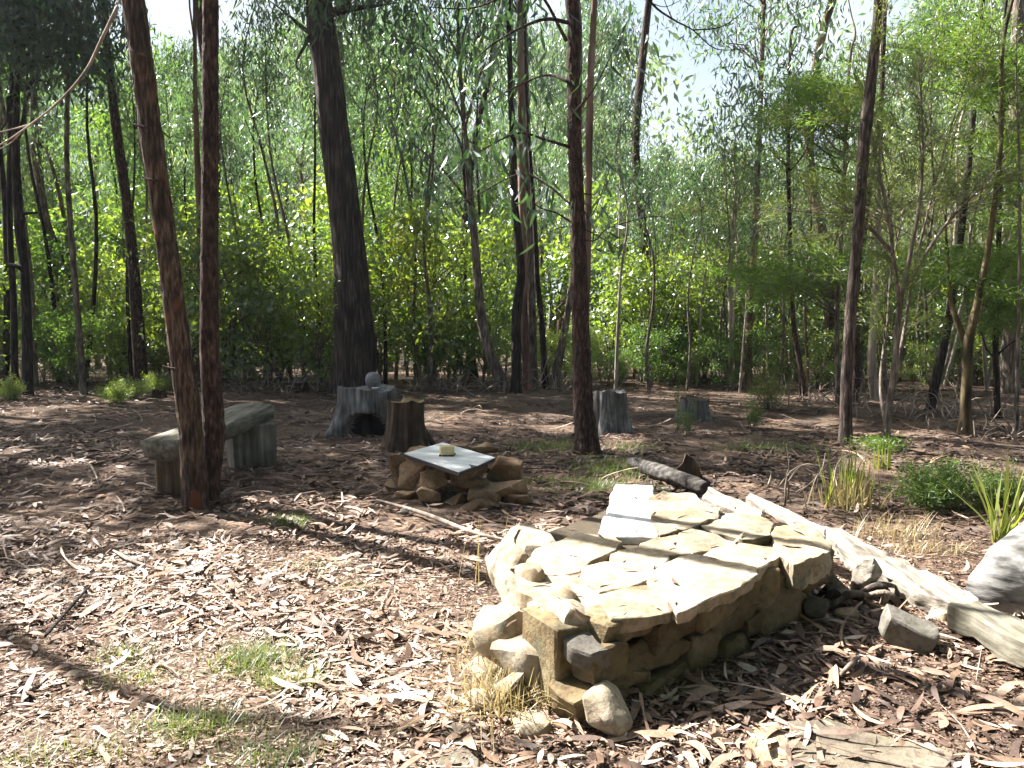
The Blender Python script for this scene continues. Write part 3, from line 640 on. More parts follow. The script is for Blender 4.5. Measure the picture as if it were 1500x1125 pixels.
# ------------------------------------------------------------------ timber bench
bl = thing('timber_bench', 'rustic bench of a split mossy log slab on two wood blocks behind the tree pair', 'bench', (-2.75, 7.4, 0))
o0 = np.array(bl.location)
def bench_seat():
    m_ = MB(); n = 22; rings = 26
    nl, nr, fl, fr = np.array([-3.08, 6.57]), np.array([-2.65, 6.48]), np.array([-2.90, 8.48]), np.array([-2.47, 8.30])
    V = []
    for i in range(rings):
        t = i / (rings - 1); L = nl + (fl - nl) * t; Rr = nr + (fr - nr) * t; zt = .51 + .09 * t; th = .16 + .06 * t
        for j in range(n):
            if j < 10: s = j / 9; z = zt + .012 * math.sin(s * 9 + t * 4) * .4 - .02 * (abs(s - .5) * 2) ** 4
            else: u = (j - 9) / (n - 9); s = 1 - u; bulge = math.sin(math.pi * u) ** .32; z = zt - .02 - th * bulge * (1.0 if u < .6 else 1)
            p = L + (Rr - L) * (s + (.03 if j > 9 and s > .85 else 0)); V.append([p[0], p[1], z])
    V = np.array(V); V[:, 2] += .007 * fbm(V * np.array([14, 1.2, 14]), 3); V[:, :2] += (.006 * fbm(V * np.array([6, 2, 6]) + 9, 2))[:, None]
    i = np.arange(rings - 1)[:, None] * n; j = np.arange(n)[None, :]; q = np.stack([i + j, i + (j + 1) % n, i + n + (j + 1) % n, i + n + j], -1).reshape(-1, 4)
    c0, c1 = V[:n].mean(0), V[-n:].mean(0); VV = np.vstack([V, c0, c1]); k = len(V); e = (rings - 1) * n
    t_ = np.vstack([np.stack([(np.arange(n) + 1) % n, np.arange(n), np.full(n, k)], -1), np.stack([e + np.arange(n), e + (np.arange(n) + 1) % n, np.full(n, k + 1)], -1)])
    m_.add(VV, q, t_); return m_
o = bench_seat().build('seat', M['wood_bench'], bl, o0)
o = rock('leg', (-2.86, 6.85, .19), (.38, .32, .46), M['wood_leg'], bl, o0, 241, .1, boxy=.96, amp=.016, bev=.04); o['label'] = 'brown near block'
o = rock('leg', (-2.62, 8.0, .21), (.46, .34, .50), M['wood_leg2'], bl, o0, 242, .55, boxy=.97, amp=.014, bev=.03); o['label'] = 'grey weathered far block'

# ------------------------------------------------------------------ stumps
def stump(name, label, px, pyb, wtop, wbase, h, mat, topmat, seed, lobes=5, hollow=None, tilt=0, amp=.06, sides=96, lean=(0, 0), group=None):
    g = onz(px, pyb); d = g[1]; rt = wtop / F * d / 2; rb = wbase / F * d / 2; g = g + np.array([0, rb * .7, 0])
    t = thing(name, label, 'tree stump', g, group); m_ = MB(); rows = 22; V = []
    th = np.arange(sides) * 2 * np.pi / sides
    char = np.zeros((rows, sides))
    for i in range(rows):
        u = i / (rows - 1); z = u * h
        fl = rt + (rb - rt) * (1 - u) ** 2.2
        lob = 1 + (1 - u) ** 1.5 * .22 * np.cos(th * lobes + seed) + amp * fbm(np.stack([np.cos(th) * 2.5, np.sin(th) * 2.5, np.full(sides, u * 1.2 + seed)], -1), 3) + .05 * fbm(np.stack([np.cos(th) * 13, np.sin(th) * 13, np.full(sides, u * .8 + seed)], -1), 2)
        r = fl * lob
        if hollow:
            a0, wid, hh = hollow; da = np.abs((th - a0 + np.pi) % (2 * np.pi) - np.pi)
            ins = np.clip((1 - (da / wid) ** 2 - (u / hh) ** 2.2) * 3.5, 0, 1); r = r * (1 - .6 * ins); char[i] = np.clip(ins * 1.6 + .5 * np.clip(1.3 - (da / wid) ** 2 - (u / hh) ** 2, 0, 1), 0, 1)
        zz = z + (h * .09 * fbm(np.stack([np.cos(th) * 1.5, np.sin(th) * 1.5, np.full(sides, seed * 1.)], -1), 2) if i == rows - 1 else 0) * np.ones(sides)
        V.append(np.stack([r * np.cos(th) + lean[0] * u, r * np.sin(th) + lean[1] * u, zz - (.04 if i == 0 else 0)], -1))
    Vn = np.concatenate(V); i = np.arange(rows - 1)[:, None] * sides; j = np.arange(sides)[None, :]
    q = np.stack([i + j, i + (j + 1) % sides, i + sides + (j + 1) % sides, i + sides + j], -1).reshape(-1, 4)
    tint = (char[:-1] + char[1:]).reshape(-1) / 2
    m_.add(Vn, q, None, tint); m_.build('bark', mat, t)
    top = V[-1]; c = top.mean(0); mt = MB(); rr = [top]
    for f in (.93, .6, .3): rr.append(c + (top - c) * f - np.array([0, 0, .012 if f < .95 else 0]) + np.array([0, 0, 1.]) * (.008 * fbm(top * 9 + f, 2))[:, None])
    Vt = np.concatenate(rr + [c[None] - [0, 0, .012]]); qs = []
    for a in range(3): qs.append(np.stack([a * sides + np.arange(sides), a * sides + (np.arange(sides) + 1) % sides, (a + 1) * sides + (np.arange(sides) + 1) % sides, (a + 1) * sides + np.arange(sides)], -1))
    tt = np.stack([3 * sides + np.arange(sides), 3 * sides + (np.arange(sides) + 1) % sides, np.full(sides, 4 * sides)], -1)
    mt.add(Vt, np.concatenate(qs), tt); mt.build('cut_top', topmat, t)
    return t, g, rt, h
sA = stump('tree_stump', 'large pale grey stump with a burnt black hollow at its foot', 533, 640, 84, 106, .585, M['wood_grey'], M['wood_grey'], 1, 5, (-1.50, .95, .52))
stump('tree_stump', 'short dark brown stump with a mossy cut top beside the pale one', 592, 663, 54, 76, .53, M['wood_brown'], M['wood_top'], 2, 4, lean=(-.0, 0))
stump('tree_stump', 'tall grey furrowed stump right behind the central dark trunk', 896, 634, 48, 66, .52, M['wood_grey'], M['wood_grey'], 3, 5, amp=.10)
stump('tree_stump', 'low grey stump at the sunny streak between the central and right trunks', 1021, 616, 42, 50, .30, M['wood_grey'], M['wood_brown'], 4, 5)
stump('tree_stump', 'low wide grey stump at the edge of the scrub left of the big tree', 430, 577, 32, 34, .22, M['wood_brown'], M['wood_grey'], 5, 4)
stump('tree_stump', 'tiny black stump at the left edge of the clearing', 230, 582, 18, 20, .12, M['wood_brown'], M['wood_brown'], 6, 4)
bt = sA[1] + np.array([.055, -.02, sA[3] - .01])
t = thing('grey_ball', 'smooth grey egg-shaped stone resting on the pale stump', 'stone ball', bt)
m_ = MB(); th = np.linspace(0, np.pi, 16); tube(m_, [np.array([.02 - .02 * math.cos(a) * 0, 0, .105 - .105 * math.cos(a)]) for a in th], [max(.002, .098 * math.sin(a) ** .8) for a in th], 24, 2, .02, 1.5, 3, 2); m_.build('stone', M['ball'], t)
t = thing('white_shell', 'small white chip lying beside the grey ball on the stump', 'chip', bt + np.array([.07, -.13, 0])); rock('chip', (0, 0, .015), (.09, .05, .03), M['sheet'], t, (0, 0, 0), 251)
# root prop of the brown stump
log('leaning_branch', 'thick broken root slanting down from the dark brown stump', 'branch', [onz(612, 610, .40) * 0 + at(615, 622, 9.15), at(626, 640, 9.0), at(638, 657, 8.9)], [.05, .045, .03], M['wood_brown'], 162, 12, .15)

# ------------------------------------------------------------------ trees
def shade_wanted(g):
    """how much of the ground at g the canopy should leave in shade (gaps in the canopy make the sun flecks)"""
    g = np.asarray(g); px, py = to_px(np.stack([g[:, 0], np.maximum(g[:, 1], 1.2), np.zeros(len(g))], -1)); py = np.where(g[:, 1] < 1.2, 2000, py)
    s = np.full(len(g), .76)
    def zone(x0, x1, y0, y1, val):
        m_ = (px > x0) & (px < x1) & (py > y0) & (py < y1); s[m_] = val
    zone(-2000, 3500, 752, 3000, .02); zone(-2000, 520, 752, 880, .50); zone(520, 800, 752, 850, .34); zone(-2000, 110, 1085, 1300, .6); zone(1010, 1600, 760, 960, .25)
    s[g[:, 1] > 14.4] = .0
    zone(520, 1000, 735, 775, .3)
    zone(-2000, 210, 676, 755, .55)
    zone(210, 430, 735, 765, .25)
    zone(540, 860, 560, 583, .05)
    zone(930, 1240, 583, 604, .12)
    zone(560, 840, 606, 645, .42)
    zone(860, 960, 640, 668, .25)
    zone(1230, 1520, 640, 742, .12)
    zone(1060, 1230, 600, 640, .6)
    zone(860, 1240, 668, 745, .62)
    zone(560, 885, 640, 752, 1.01); zone(215, 340, 690, 768, 1.0)
    zone(200, 560, 585, 735, 1.0)
    zone(990, 1300, 742, 800, .30)
    return s
def shade_keep(P):
    G = P - SUN[None] * (P[:, 2:3] / SUN[2])
    s = shade_wanted(G)
    n = .5 + .5 * np.clip(1.25 * vnoise(np.stack([G[:, 0] * .9, G[:, 1] * 1.5, np.full(len(G), 4.2)], -1)) + .7 * vnoise(np.stack([G[:, 0] * 2.7, G[:, 1] * 3.5, np.full(len(G), 9.2)], -1)), -1, 1)
    return n < s
def limb_pts(p0, p1, rs, sag=.12, n=4):
    p0, p1 = np.asarray(p0, float), np.asarray(p1, float); L = np.linalg.norm(p1 - p0); out = []
    for i in range(n + 1):
        t = i / n; out.append(p0 + (p1 - p0) * t + rs.normal(size=3) * L * .05 * (0 < i < n) + np.array([0, 0, 1]) * L * sag * math.sin(math.pi * t))
    return out
def crown_on(mbt, mbl, trunk, z0, rx, rz, zc, nclump, nleaf, LW, rs, sig=.38, hangv=.6, filt=True, lr=.018, cx=None, simple=True, view_clear=True):
    """limbs from the trunk polyline out to leaf clumps in an ellipsoid"""
    top = trunk[-1]; ctr = np.array([top[0], top[1], zc]) if cx is None else np.asarray(cx, float)
    for k in range(nclump):
        d = unit(rs.normal(size=3)) * rs.uniform(.35, 1) ** .6; c = ctr + d * np.array([rx, rx, rz])
        if c[2] < z0: c[2] = z0 + rs.uniform(0, .6)
        pts = c + rs.normal(size=(nleaf, 3)) * np.array([sig, sig, sig * .7])
        if filt:
            pts = pts[shade_keep(pts)]
            if len(pts) < nleaf * .12: continue
        zt = max(z0 * .8, c[2] - rs.uniform(.5, 1.6)); j = int(np.argmin(np.abs(trunk[:, 2] - zt))); 
        tube(mbt, limb_pts(trunk[j], c, rs), np.linspace(lr, .005, 5), 5, 2)
        ax = hang(len(pts), hangv, rs); L = rs.uniform(.7, 1.25, len(pts)) * LW[0]
        leaves(mbl, pts, ax, L, LW[1] * L / LW[0], np.clip(rs.normal(size=len(pts)) * .17 + .42 + .15 * rs.normal(), 0, 1), simple, rs=rs)
PENDING = []
def finish_trees():
    """hang the added canopy: clumps set where shade should fall, each joined to the nearest tall trunk"""
    rs = np.random.default_rng(77); tall = [p for p in PENDING if p[8]]
    n = 1900; G = np.column_stack([rs.uniform(-11.5, 8.5, n), rs.uniform(2.2, 14.2, n), np.zeros(n)])
    G = G[rs.uniform(size=n) < np.clip(shade_wanted(G) * 1.15 - .1, 0, 1)]
    tops = np.array([p[3][np.argmin(np.abs(p[3][:, 2] - 8.5))] for p in tall])
    for g in G:
        h = rs.uniform(8.6, 12.5); c = g + SUN * (h / SUN[2]); k = 0  # clump put up-sun so its shadow falls on the chosen ground
        px, py = to_px(c)
        if 0 < px < 1500 and py > 20: h = 12.8; c = g + SUN * (h / SUN[2])
        d = np.hypot(*(tops[:, :2] - c[:2]).T); j = int(np.argmin(d))
        if d[j] > 6.5: continue
        t, m_, ml, pl = tall[j][:4]; nl = 120
        pts = c + rs.normal(size=(nl, 3)) * np.array([.4, .4, .28]); pts = pts[shade_keep(pts)]
        if len(pts) < 14: continue
        q = pl[int(np.argmin(np.abs(pl[:, 2] - (c[2] - rs.uniform(.8, 2.2)))))]
        tube(m_, limb_pts(q, c, rs), np.linspace(.012 + .006 * d[j], .005, 5), 5, 2)
        L = rs.uniform(.7, 1.25, len(pts)) * .20
        leaves(ml, pts, hang(len(pts), .8, rs), L, L * .27, np.clip(rs.normal(size=len(pts)) * .17 + .42 + .15 * rs.normal(), 0, 1), True, rs=rs)
    for t, m_, ml, pl, bark, leafm, o, r_, c_ in PENDING:
        m_.build('trunk', M[bark], t, o)
        if ml.n: ml.build('crown', M[leafm], t, o)
    PENDING.clear()
def main_tree(name, label, path, d, bark, seed, hgt, crown=None, leafm='canopy', amp=.10, sides=14, flare=(.5, .25, 3), group=None, extra=None, k=6, zf=5, af=3, ydrift=0., base_label=None):
    rs = np.random.default_rng(seed)
    P_ = []; Rr = []
    for i, (px, py, w) in enumerate(path):
        y = d + ydrift * i; P_.append(at(px, py, y)); Rr.append(w / 2 / F * y)
    base = P_[0].copy(); z0 = float(gz(base[0], base[1])); P_.insert(0, np.array([base[0] - (P_[1][0] - base[0]) * .1, base[1], min(z0, base[2]) - .15])); Rr.insert(0, Rr[0])
    dv = P_[-1] - P_[-2]; dv = dv / max(.2, dv[2]); zt = P_[-1][2]; m = 3
    for i in range(1, m + 1):
        if hgt > zt: P_.append(P_[-1] + dv * ((hgt - zt) / m) * np.array([.75, .75, 1]) + rs.normal(size=3) * .10 * np.array([1, 1, 0])); Rr.append(Rr[-1] * .72)
    t = thing(name, label, 'tree', (base[0], base[1], z0), group); o = np.array(t.location)
    P_ = np.array(P_); m_ = MB(); tube(m_, P_, Rr, sides, k, amp, af, zf, seed, flare)
    ml = MB(); pl = catmull(P_, 5)
    if extra: extra(m_, ml, pl, rs)
    if crown and not crown.get('filt', True): crown_on(m_, ml, pl, rs=rs, **crown); crown = None
    PENDING.append((t, m_, ml, pl, bark, leafm, o, rs, bool(crown)))
    return t, pl
CAN = lambda z0, rx, rz, zc, n, nl=230, **k: dict(z0=z0, rx=rx, rz=rz, zc=zc, nclump=n, nleaf=nl, LW=(.19, .045), **k)
def dead(m_, ptspx, d, r0, n=6):
    pts = [at(x, y, d + dd) for x, y, dd in ptspx]; tube(m_, pts, np.linspace(r0, .003, len(pts)), n, 4, .1, 3, 8)
def ex_T1(m_, ml, pl, rs):
    for (px, py, s) in ((212, 188, -1), (222, 265, -1), (253, 541, -1), (205, 80, -1)):
        p = at(px, py, 6.2); tube(m_, [p + [.05, 0, 0], p + [-.02, -.01, .01], p + [-.07, -.02, .03]], [.012, .010, .004], 6, 2)
main_tree('gum_tree', 'leaning trunk with orange patches of missing bark, left one of the pair before the bench', [(288, 752, 37), (284, 690, 35), (276, 600, 33), (262, 500, 31), (253, 430, 30), (243, 350, 28), (222, 200, 30), (208, 90, 30), (195, 0, 30)], 6.28, 'bark_patch', 301, 11,
  CAN(6, 2, 2.2, 9.5, 26), amp=.10, sides=40, k=22, flare=(.35, .12, 3), extra=ex_T1, zf=9, af=6)
main_tree('gum_tree', 'straight dark red-brown trunk, right one of the pair before the bench', [(306, 712, 30), (313, 640, 31), (312, 600, 30), (307, 500, 27), (307, 350, 24), (308, 200, 22.5), (308, 90, 22), (308, 0, 21)], 6.5, 'bark_red', 302, 11,
  CAN(6, 2, 2.2, 9.5, 24), amp=.09, sides=36, k=22, flare=(.3, .12, 3), zf=16, af=7)
def ex_arch(m_, ml, pl, rs):
    dead(m_, [(172, 10, 0), (150, 55, 0), (125, 105, 0), (85, 150, 0), (45, 182, 0), (0, 212, 0), (-70, 245, 0)], 5.6, .012)
    dead(m_, [(45, 182, 0), (15, 190, .05), (-30, 200, .1)], 5.6, .006); dead(m_, [(30, 195, 0), (12, 212, 0), (-10, 222, 0)], 5.6, .005)
t = thing('dry_branch', 'long thin dry stem arching down across the upper left corner', 'branch', at(180, -40, 5.7)); m_ = MB()
ex_arch(m_, None, None, None); dead(m_, [(205, -110, .5), (180, -20, .1), (172, 10, 0)], 5.6, .013); m_.build('stem', M['twig'], t, np.array(t.location))
def ex_T3(m_, ml, pl, rs):
    for (px, py), (qx, qy), s in (((28, 340), (60, 310), 3), ((30, 130), (70, 120), 8), ((24, 140), (2, 190), 4), ((26, 200), (55, 120), 5), ((38, 400), (5, 385), 3)):
        tube(m_, limb_pts(at(px, py, 14.4), at(qx, qy, 14.0), rs), np.linspace(.05, .012, 5), 6, 2)
    for k in range(34):
        c = at(rs.uniform(-40, 160), rs.uniform(-60, 115), rs.uniform(12.5, 14.5)); n = 170
        pts = c + rs.normal(size=(n, 3)) * .33; leaves(ml, pts, hang(n, .7, rs), rs.uniform(.12, .22, n), .045, np.clip(rs.normal(size=n) * .15 + .3, 0, 1), rs=rs)
        tube(m_, limb_pts(at(28, 60 + rs.uniform(-30, 60), 14.4), c, rs), np.linspace(.03, .006, 5), 5, 2)
main_tree('gum_tree', 'nearly black trunk at the left edge with dark foliage overhead', [(41, 582, 15), (39, 480, 14), (36, 400, 12), (28, 330, 13), (23, 230, 11), (25, 130, 8), (30, 40, 6)], 14.4, 'bark_dark', 303, 11,
  CAN(7.5, 3, 2.6, 9.6, 46), extra=ex_T3)
main_tree('gum_tree', 'thin dark trunk just left of the nearly black one', [(22, 582, 9), (20, 450, 9), (15, 350, 8), (14, 230, 7), (18, 60, 5)], 14.6, 'bark_dark', 304, 9, CAN(6.8, 1.6, 1.4, 8, 12))
main_tree('gum_tree', 'thin dark trunk between the nearly black one and the red-brown one', [(122, 572, 9), (113, 450, 8.5), (105, 350, 8), (98, 240, 7), (99, 110, 6), (96, 20, 5)], 14.8, 'bark_grey', 305, 10, CAN(7, 1.8, 1.6, 9, 18))
main_tree('gum_tree', 'leaning red-brown trunk halfway between the left edge and the big tree', [(207, 566, 20), (200, 450, 17), (190, 330, 14.5), (172, 200, 13), (158, 80, 9), (151, 0, 8)], 15.2, 'bark_red', 306, 12, CAN(8.5, 2.8, 2.4, 11, 46))
main_tree('gum_tree', 'slender trunk pale above and rusty below, seen just left of the straight trunk', [(299, 566, 9), (296, 450, 9), (292, 330, 8.5), (287, 170, 7.5), (286, 150, 6), (285, 0, 5)], 15.6, 'bark_pink', 307, 12, CAN(8.5, 2, 2, 11, 22))
def ex_T7(m_, ml, pl, rs):
    D = 14.6
    for pts, r in (([(480, 20, 0), (505, 14, -.2), (540, 10, -.3), (585, 4, -.2)], .10), ([(475, 45, 0), (455, 52, 0), (445, 70, 0), (436, 85, 0), (434, 98, 0), (444, 107, 0)], .05), ([(470, 55, 0), (445, 42, .2), (420, 20, .3), (380, -10, .4)], .06), ([(505, 14, 0), (520, -10, 0), (545, -40, 0)], .05)):
        dead(m_, pts, D, r, 8)
    for k in range(40):
        c = at(rs.uniform(380, 690), rs.uniform(-90, 18), rs.uniform(13.2, 15.6)); n = 130
        pts = c + rs.normal(size=(n, 3)) * .35; pts = pts[shade_keep(pts)]; n = len(pts); leaves(ml, pts, hang(n, .5, rs), rs.uniform(.13, .24, n), .04, np.clip(rs.normal(size=n) * .17 + .4, 0, 1), rs=rs)
main_tree('big_gum_tree', 'biggest trunk in view, thick fibrous dark bark, flaring behind the pale stump', [(520, 582, 66), (521, 550, 60), (520, 500, 57), (515, 420, 50), (510, 350, 45), (503, 290, 43), (491, 200, 42), (478, 90, 38), (467, 0, 36)], 14.7, 'bark_big', 308, 19,
  CAN(9, 5, 4.5, 13, 120, 260), amp=.09, sides=44, k=8, flare=(.18, .5, 4), extra=ex_T7, zf=1.3, af=7)
def twigleaf(m_, ml, rs, D, pts, n, spread, L, W, r0):
    P_ = catmull(np.array([at(x, y, D + dd) for x, y, dd in pts]), 6); tube(m_, P_, np.linspace(r0, .004, len(P_)), 6, 1, .08, 3, 9)
    c = P_[rs.integers(len(P_) // 4, len(P_), n)] + rs.normal(size=(n, 3)) * spread; c = c[shade_keep(c) | (rs.uniform(size=n) < .35)]; n = len(c)
    leaves(ml, c, hang(n, .45, rs), rs.uniform(.7, 1.2, n) * L, rs.uniform(.8, 1.2, n) * W, np.clip(rs.normal(size=n) * .22 + .42, 0, 1), False, .25, rs)
def ex_T8(m_, ml, pl, rs):
    for pts in ([(688, 260, 0), (670, 200, -.3), (640, 160, -.6), (590, 120, -.9)], [(690, 300, 0), (650, 250, -.3), (610, 215, -.5), (570, 190, -.8)], [(680, 180, 0), (650, 110, -.2), (620, 70, -.5), (575, 50, -.6)], [(680, 190, 0), (700, 120, .3), (720, 70, .3), (735, 20, .5)], [(672, 80, 0), (640, 30, -.3), (610, 0, -.4)], [(673, 70, 0), (690, 20, .2), (720, -20, .4)]):
        twigleaf(m_, ml, rs, 15, pts, 240, .32, .20, .036, .03)
main_tree('gum_tree', 'slender trunk with a curved foot, nearest the yellow bush', [(738, 572, 19), (730, 548, 18), (718, 520, 16), (706, 470, 14), (699, 400, 12), (696, 360, 11), (690, 300, 11), (686, 250, 9.5), (680, 180, 7), (672, 80, 5.5), (670, 0, 4)], 15.2, 'bark_grey', 309, 8.5, None, 'bigleaf', extra=ex_T8)
main_tree('gum_tree', 'dark crooked trunk, front left one of the clump in the middle', [(757, 576, 15), (757, 520, 14), (756, 470, 14), (760, 430, 13), (763, 390, 12), (754, 300, 11), (751, 200, 10), (747, 100, 8), (745, 0, 7)], 15.0, 'bark_dark', 310, 11, CAN(8, 2, 2, 10, 18))
main_tree('gum_tree', 'grey-pink stringy trunk, second in the clump in the middle', [(773, 570, 13), (768, 480, 11), (767, 400, 10), (765, 300, 11), (764, 150, 11), (762, 0, 9)], 15.6, 'bark_pink', 311, 13, CAN(9, 2, 2, 12, 20))
main_tree('gum_tree', 'broad pale-barked trunk, third in the clump in the middle', [(778, 560, 17), (779, 500, 15), (777, 400, 13), (774, 300, 12), (772, 200, 11), (768, 50, 9), (767, 0, 8)], 16.1, 'bark_grey', 312, 13, CAN(9, 2, 2, 12, 20))
main_tree('gum_tree', 'thin dark trunk leaning left, rightmost of the clump in the middle', [(798, 562, 9), (794, 480, 9), (787, 410, 8), (784, 340, 7), (778, 250, 6), (770, 120, 5), (768, 0, 4)], 15.8, 'bark_dark', 313, 11, CAN(8, 1.5, 1.6, 10, 10))
main_tree('gum_tree', 'pale leaning trunk low behind the central trunk', [(812, 560, 13), (822, 510, 12), (832, 455, 10), (842, 380, 9), (846, 250, 8), (850, 60, 6)], 16, 'bark_grey', 314, 10, CAN(8, 1.5, 1.5, 9, 8))
main_tree('gum_tree', 'pinkish peeling trunk half hidden behind the central dark one', [(856, 570, 12), (858, 450, 11), (861, 350, 10), (863, 200, 10), (866, 100, 9), (871, 0, 8)], 14.5, 'bark_pink', 315, 12, CAN(8, 1.8, 1.8, 11, 14))
def ex_T13(m_, ml, pl, rs):
    D = 8.6
    for pts, n, r in (([(832, 33, 0), (800, 28, -.2), (760, 42, -.4), (715, 70, -.6), (690, 95, -.7)], 75, .022), ([(834, 215, 0), (800, 205, -.2), (760, 195, -.4), (715, 215, -.5), (680, 235, -.6)], 90, .018),
                      ([(836, 325, 0), (815, 312, -.2), (785, 300, -.4), (765, 260, -.5)], 60, .012), ([(836, 300, 0), (800, 270, .3), (760, 255, .4), (690, 290, .3), (650, 300, .2)], 70, .014), ([(833, 120, 0), (800, 110, .2), (750, 130, .3), (700, 160, .3)], 70, .018),
                      ([(830, 60, 0), (790, -10, 0), (740, -30, -.2), (650, -30, -.3)], 70, .02), ([(832, -10, 0), (790, -30, -.4), (700, 10, -.7), (620, 10, -.9)], 70, .018), ([(836, 170, 0), (870, 130, -.2), (905, 60, -.3), (925, 20, -.3)], 45, .012),
                      ([(846, 350, 0), (872, 352, -.1), (890, 335, -.2), (950, 318, -.3), (985, 320, -.4)], 22, .008), ([(848, 345, 0), (875, 300, .2), (895, 240, .3)], 24, .008)):
        twigleaf(m_, ml, rs, D, pts, n, .13, .21, .034, r)
    for pts in ([(845, 330, 0), (880, 348, 0), (940, 385, .1)], [(845, 330, 0), (815, 335, 0), (790, 350, 0)], [(842, 280, 0), (870, 285, 0), (880, 270, 0)]): dead(m_, pts, D, .008, 5)
main_tree('gum_tree', 'dark reddish scaly trunk standing alone in the centre with drooping long leaves', [(861, 668, 42), (859, 640, 34), (855, 600, 30), (852, 520, 26), (850, 467, 25), (847, 350, 22), (842, 200, 20), (840, 100, 19), (837, 0, 18)], 8.64, 'bark_red', 316, 10,
  CAN(6.5, 2, 2, 9, 24), 'bigleaf', amp=.09, sides=32, k=22, flare=(.25, .12, 4), extra=ex_T13, zf=16, af=7)
def ex_T16(m_, ml, pl, rs): pass
main_tree('gum_tree', 'tall grey-brown leaning trunk right of centre, above the strap-leaved tussock', [(1239, 664, 20), (1239, 600, 17), (1241, 540, 16), (1247, 450, 16), (1256, 350, 15.5), (1261, 270, 16), (1266, 205, 17), (1276, 120, 15), (1287, 0, 12)], 9.0, 'bark_brown', 317, 10,
  CAN(6.6, 2.0, 2, 9, 22), amp=.07, sides=18, k=8)
main_tree('gum_tree', 'dark red trunk close behind the tall leaning trunk on the right', [(1254, 594, 10), (1255, 520, 9), (1258, 430, 8.5), (1270, 300, 8), (1290, 150, 7), (1296, 20, 6)], 13.4, 'bark_red', 318, 11, CAN(7.5, 1.8, 1.8, 10, 16))
def ex_T20(m_, ml, pl, rs):
    dead(m_, [(1417, 508, 0), (1402, 470, 0), (1392, 440, .1), (1388, 380, .2), (1386, 300, .3), (1400, 180, .3)], 10.1, .045, 9)
    dead(m_, [(1395, 440, 0), (1375, 430, 0), (1340, 440, 0)], 10.1, .008)
main_tree('gum_tree', 'mossy yellow-brown forked trunk near the right edge', [(1414, 640, 23), (1414, 600, 16), (1417, 540, 14), (1418, 505, 14), (1432, 440, 10), (1450, 350, 8), (1465, 220, 7), (1470, 60, 5)], 10.0, 'bark_moss', 319, 8, None, 'fine', extra=ex_T20, flare=(.4, .12, 4))
main_tree('gum_tree', 'dark leaning trunk left of the mossy forked one', [(1360, 606, 14), (1374, 545, 13), (1388, 480, 12), (1400, 400, 11), (1415, 280, 9), (1430, 120, 7), (1440, 0, 6)], 12.5, 'bark_dark', 320, 9, CAN(6.5, 1.5, 1.5, 8.5, 10))
main_tree('gum_tree', 'smooth pale curved trunk behind the right leaning trunk', [(1284, 590, 13), (1277, 545, 13), (1278, 500, 12), (1283, 430, 10), (1286, 350, 9), (1287, 260, 7), (1292, 120, 5)], 13.9, 'bark_pale', 321, 9, CAN(6.5, 1.5, 1.5, 8.5, 10))
main_tree('gum_tree', 'broad grey trunk at the far right edge', [(1482, 610, 27), (1480, 500, 25), (1482, 380, 24), (1486, 250, 22), (1490, 100, 18), (1492, 0, 15)], 14.5, 'bark_grey', 322, 13, CAN(8.5, 2.5, 2, 12, 20))
main_tree('sapling', 'very thin upright stem in front of the broad grey trunk at the right edge', [(1488, 642, 6), (1490, 560, 6), (1492, 470, 5), (1494, 340, 4), (1492, 200, 3)], 9.9, 'bark_grey', 323, 6)
main_tree('gum_tree', 'tall pole with a white upper stem right of the sky gap', [(1096, 574, 11), (1097, 500, 10), (1100, 430, 10), (1105, 370, 9.5), (1110, 240, 8), (1114, 150, 7), (1118, 30, 6), (1119, 0, 5)], 16, 'bark_pink', 324, 11,
  dict(z0=6.4, rx=1.3, rz=1.5, zc=7.6, nclump=18, nleaf=150, LW=(.15, .032), filt=False), 'gumleaf')
main_tree('gum_tree', 'slim pale pole left of the one with a white upper stem', [(1072, 574, 8), (1070, 500, 7), (1070, 400, 6.5), (1074, 330, 6), (1079, 265, 5)], 16.3, 'bark_pale', 325, 5.4, dict(z0=4.0, rx=.9, rz=.9, zc=4.9, nclump=14, nleaf=120, LW=(.16, .035), filt=False), 'gumleaf')
main_tree('gum_tree', 'short brown trunk leaning left at the far edge of the sunny streak', [(1178, 586, 9), (1171, 530, 8), (1163, 480, 7), (1158, 380, 6), (1155, 220, 5), (1158, 60, 4)], 14.5, 'bark_red', 326, 7, dict(z0=4.6, rx=1.0, rz=1.2, zc=5.6, nclump=14, nleaf=130, LW=(.18, .04), filt=False), 'gumleaf')
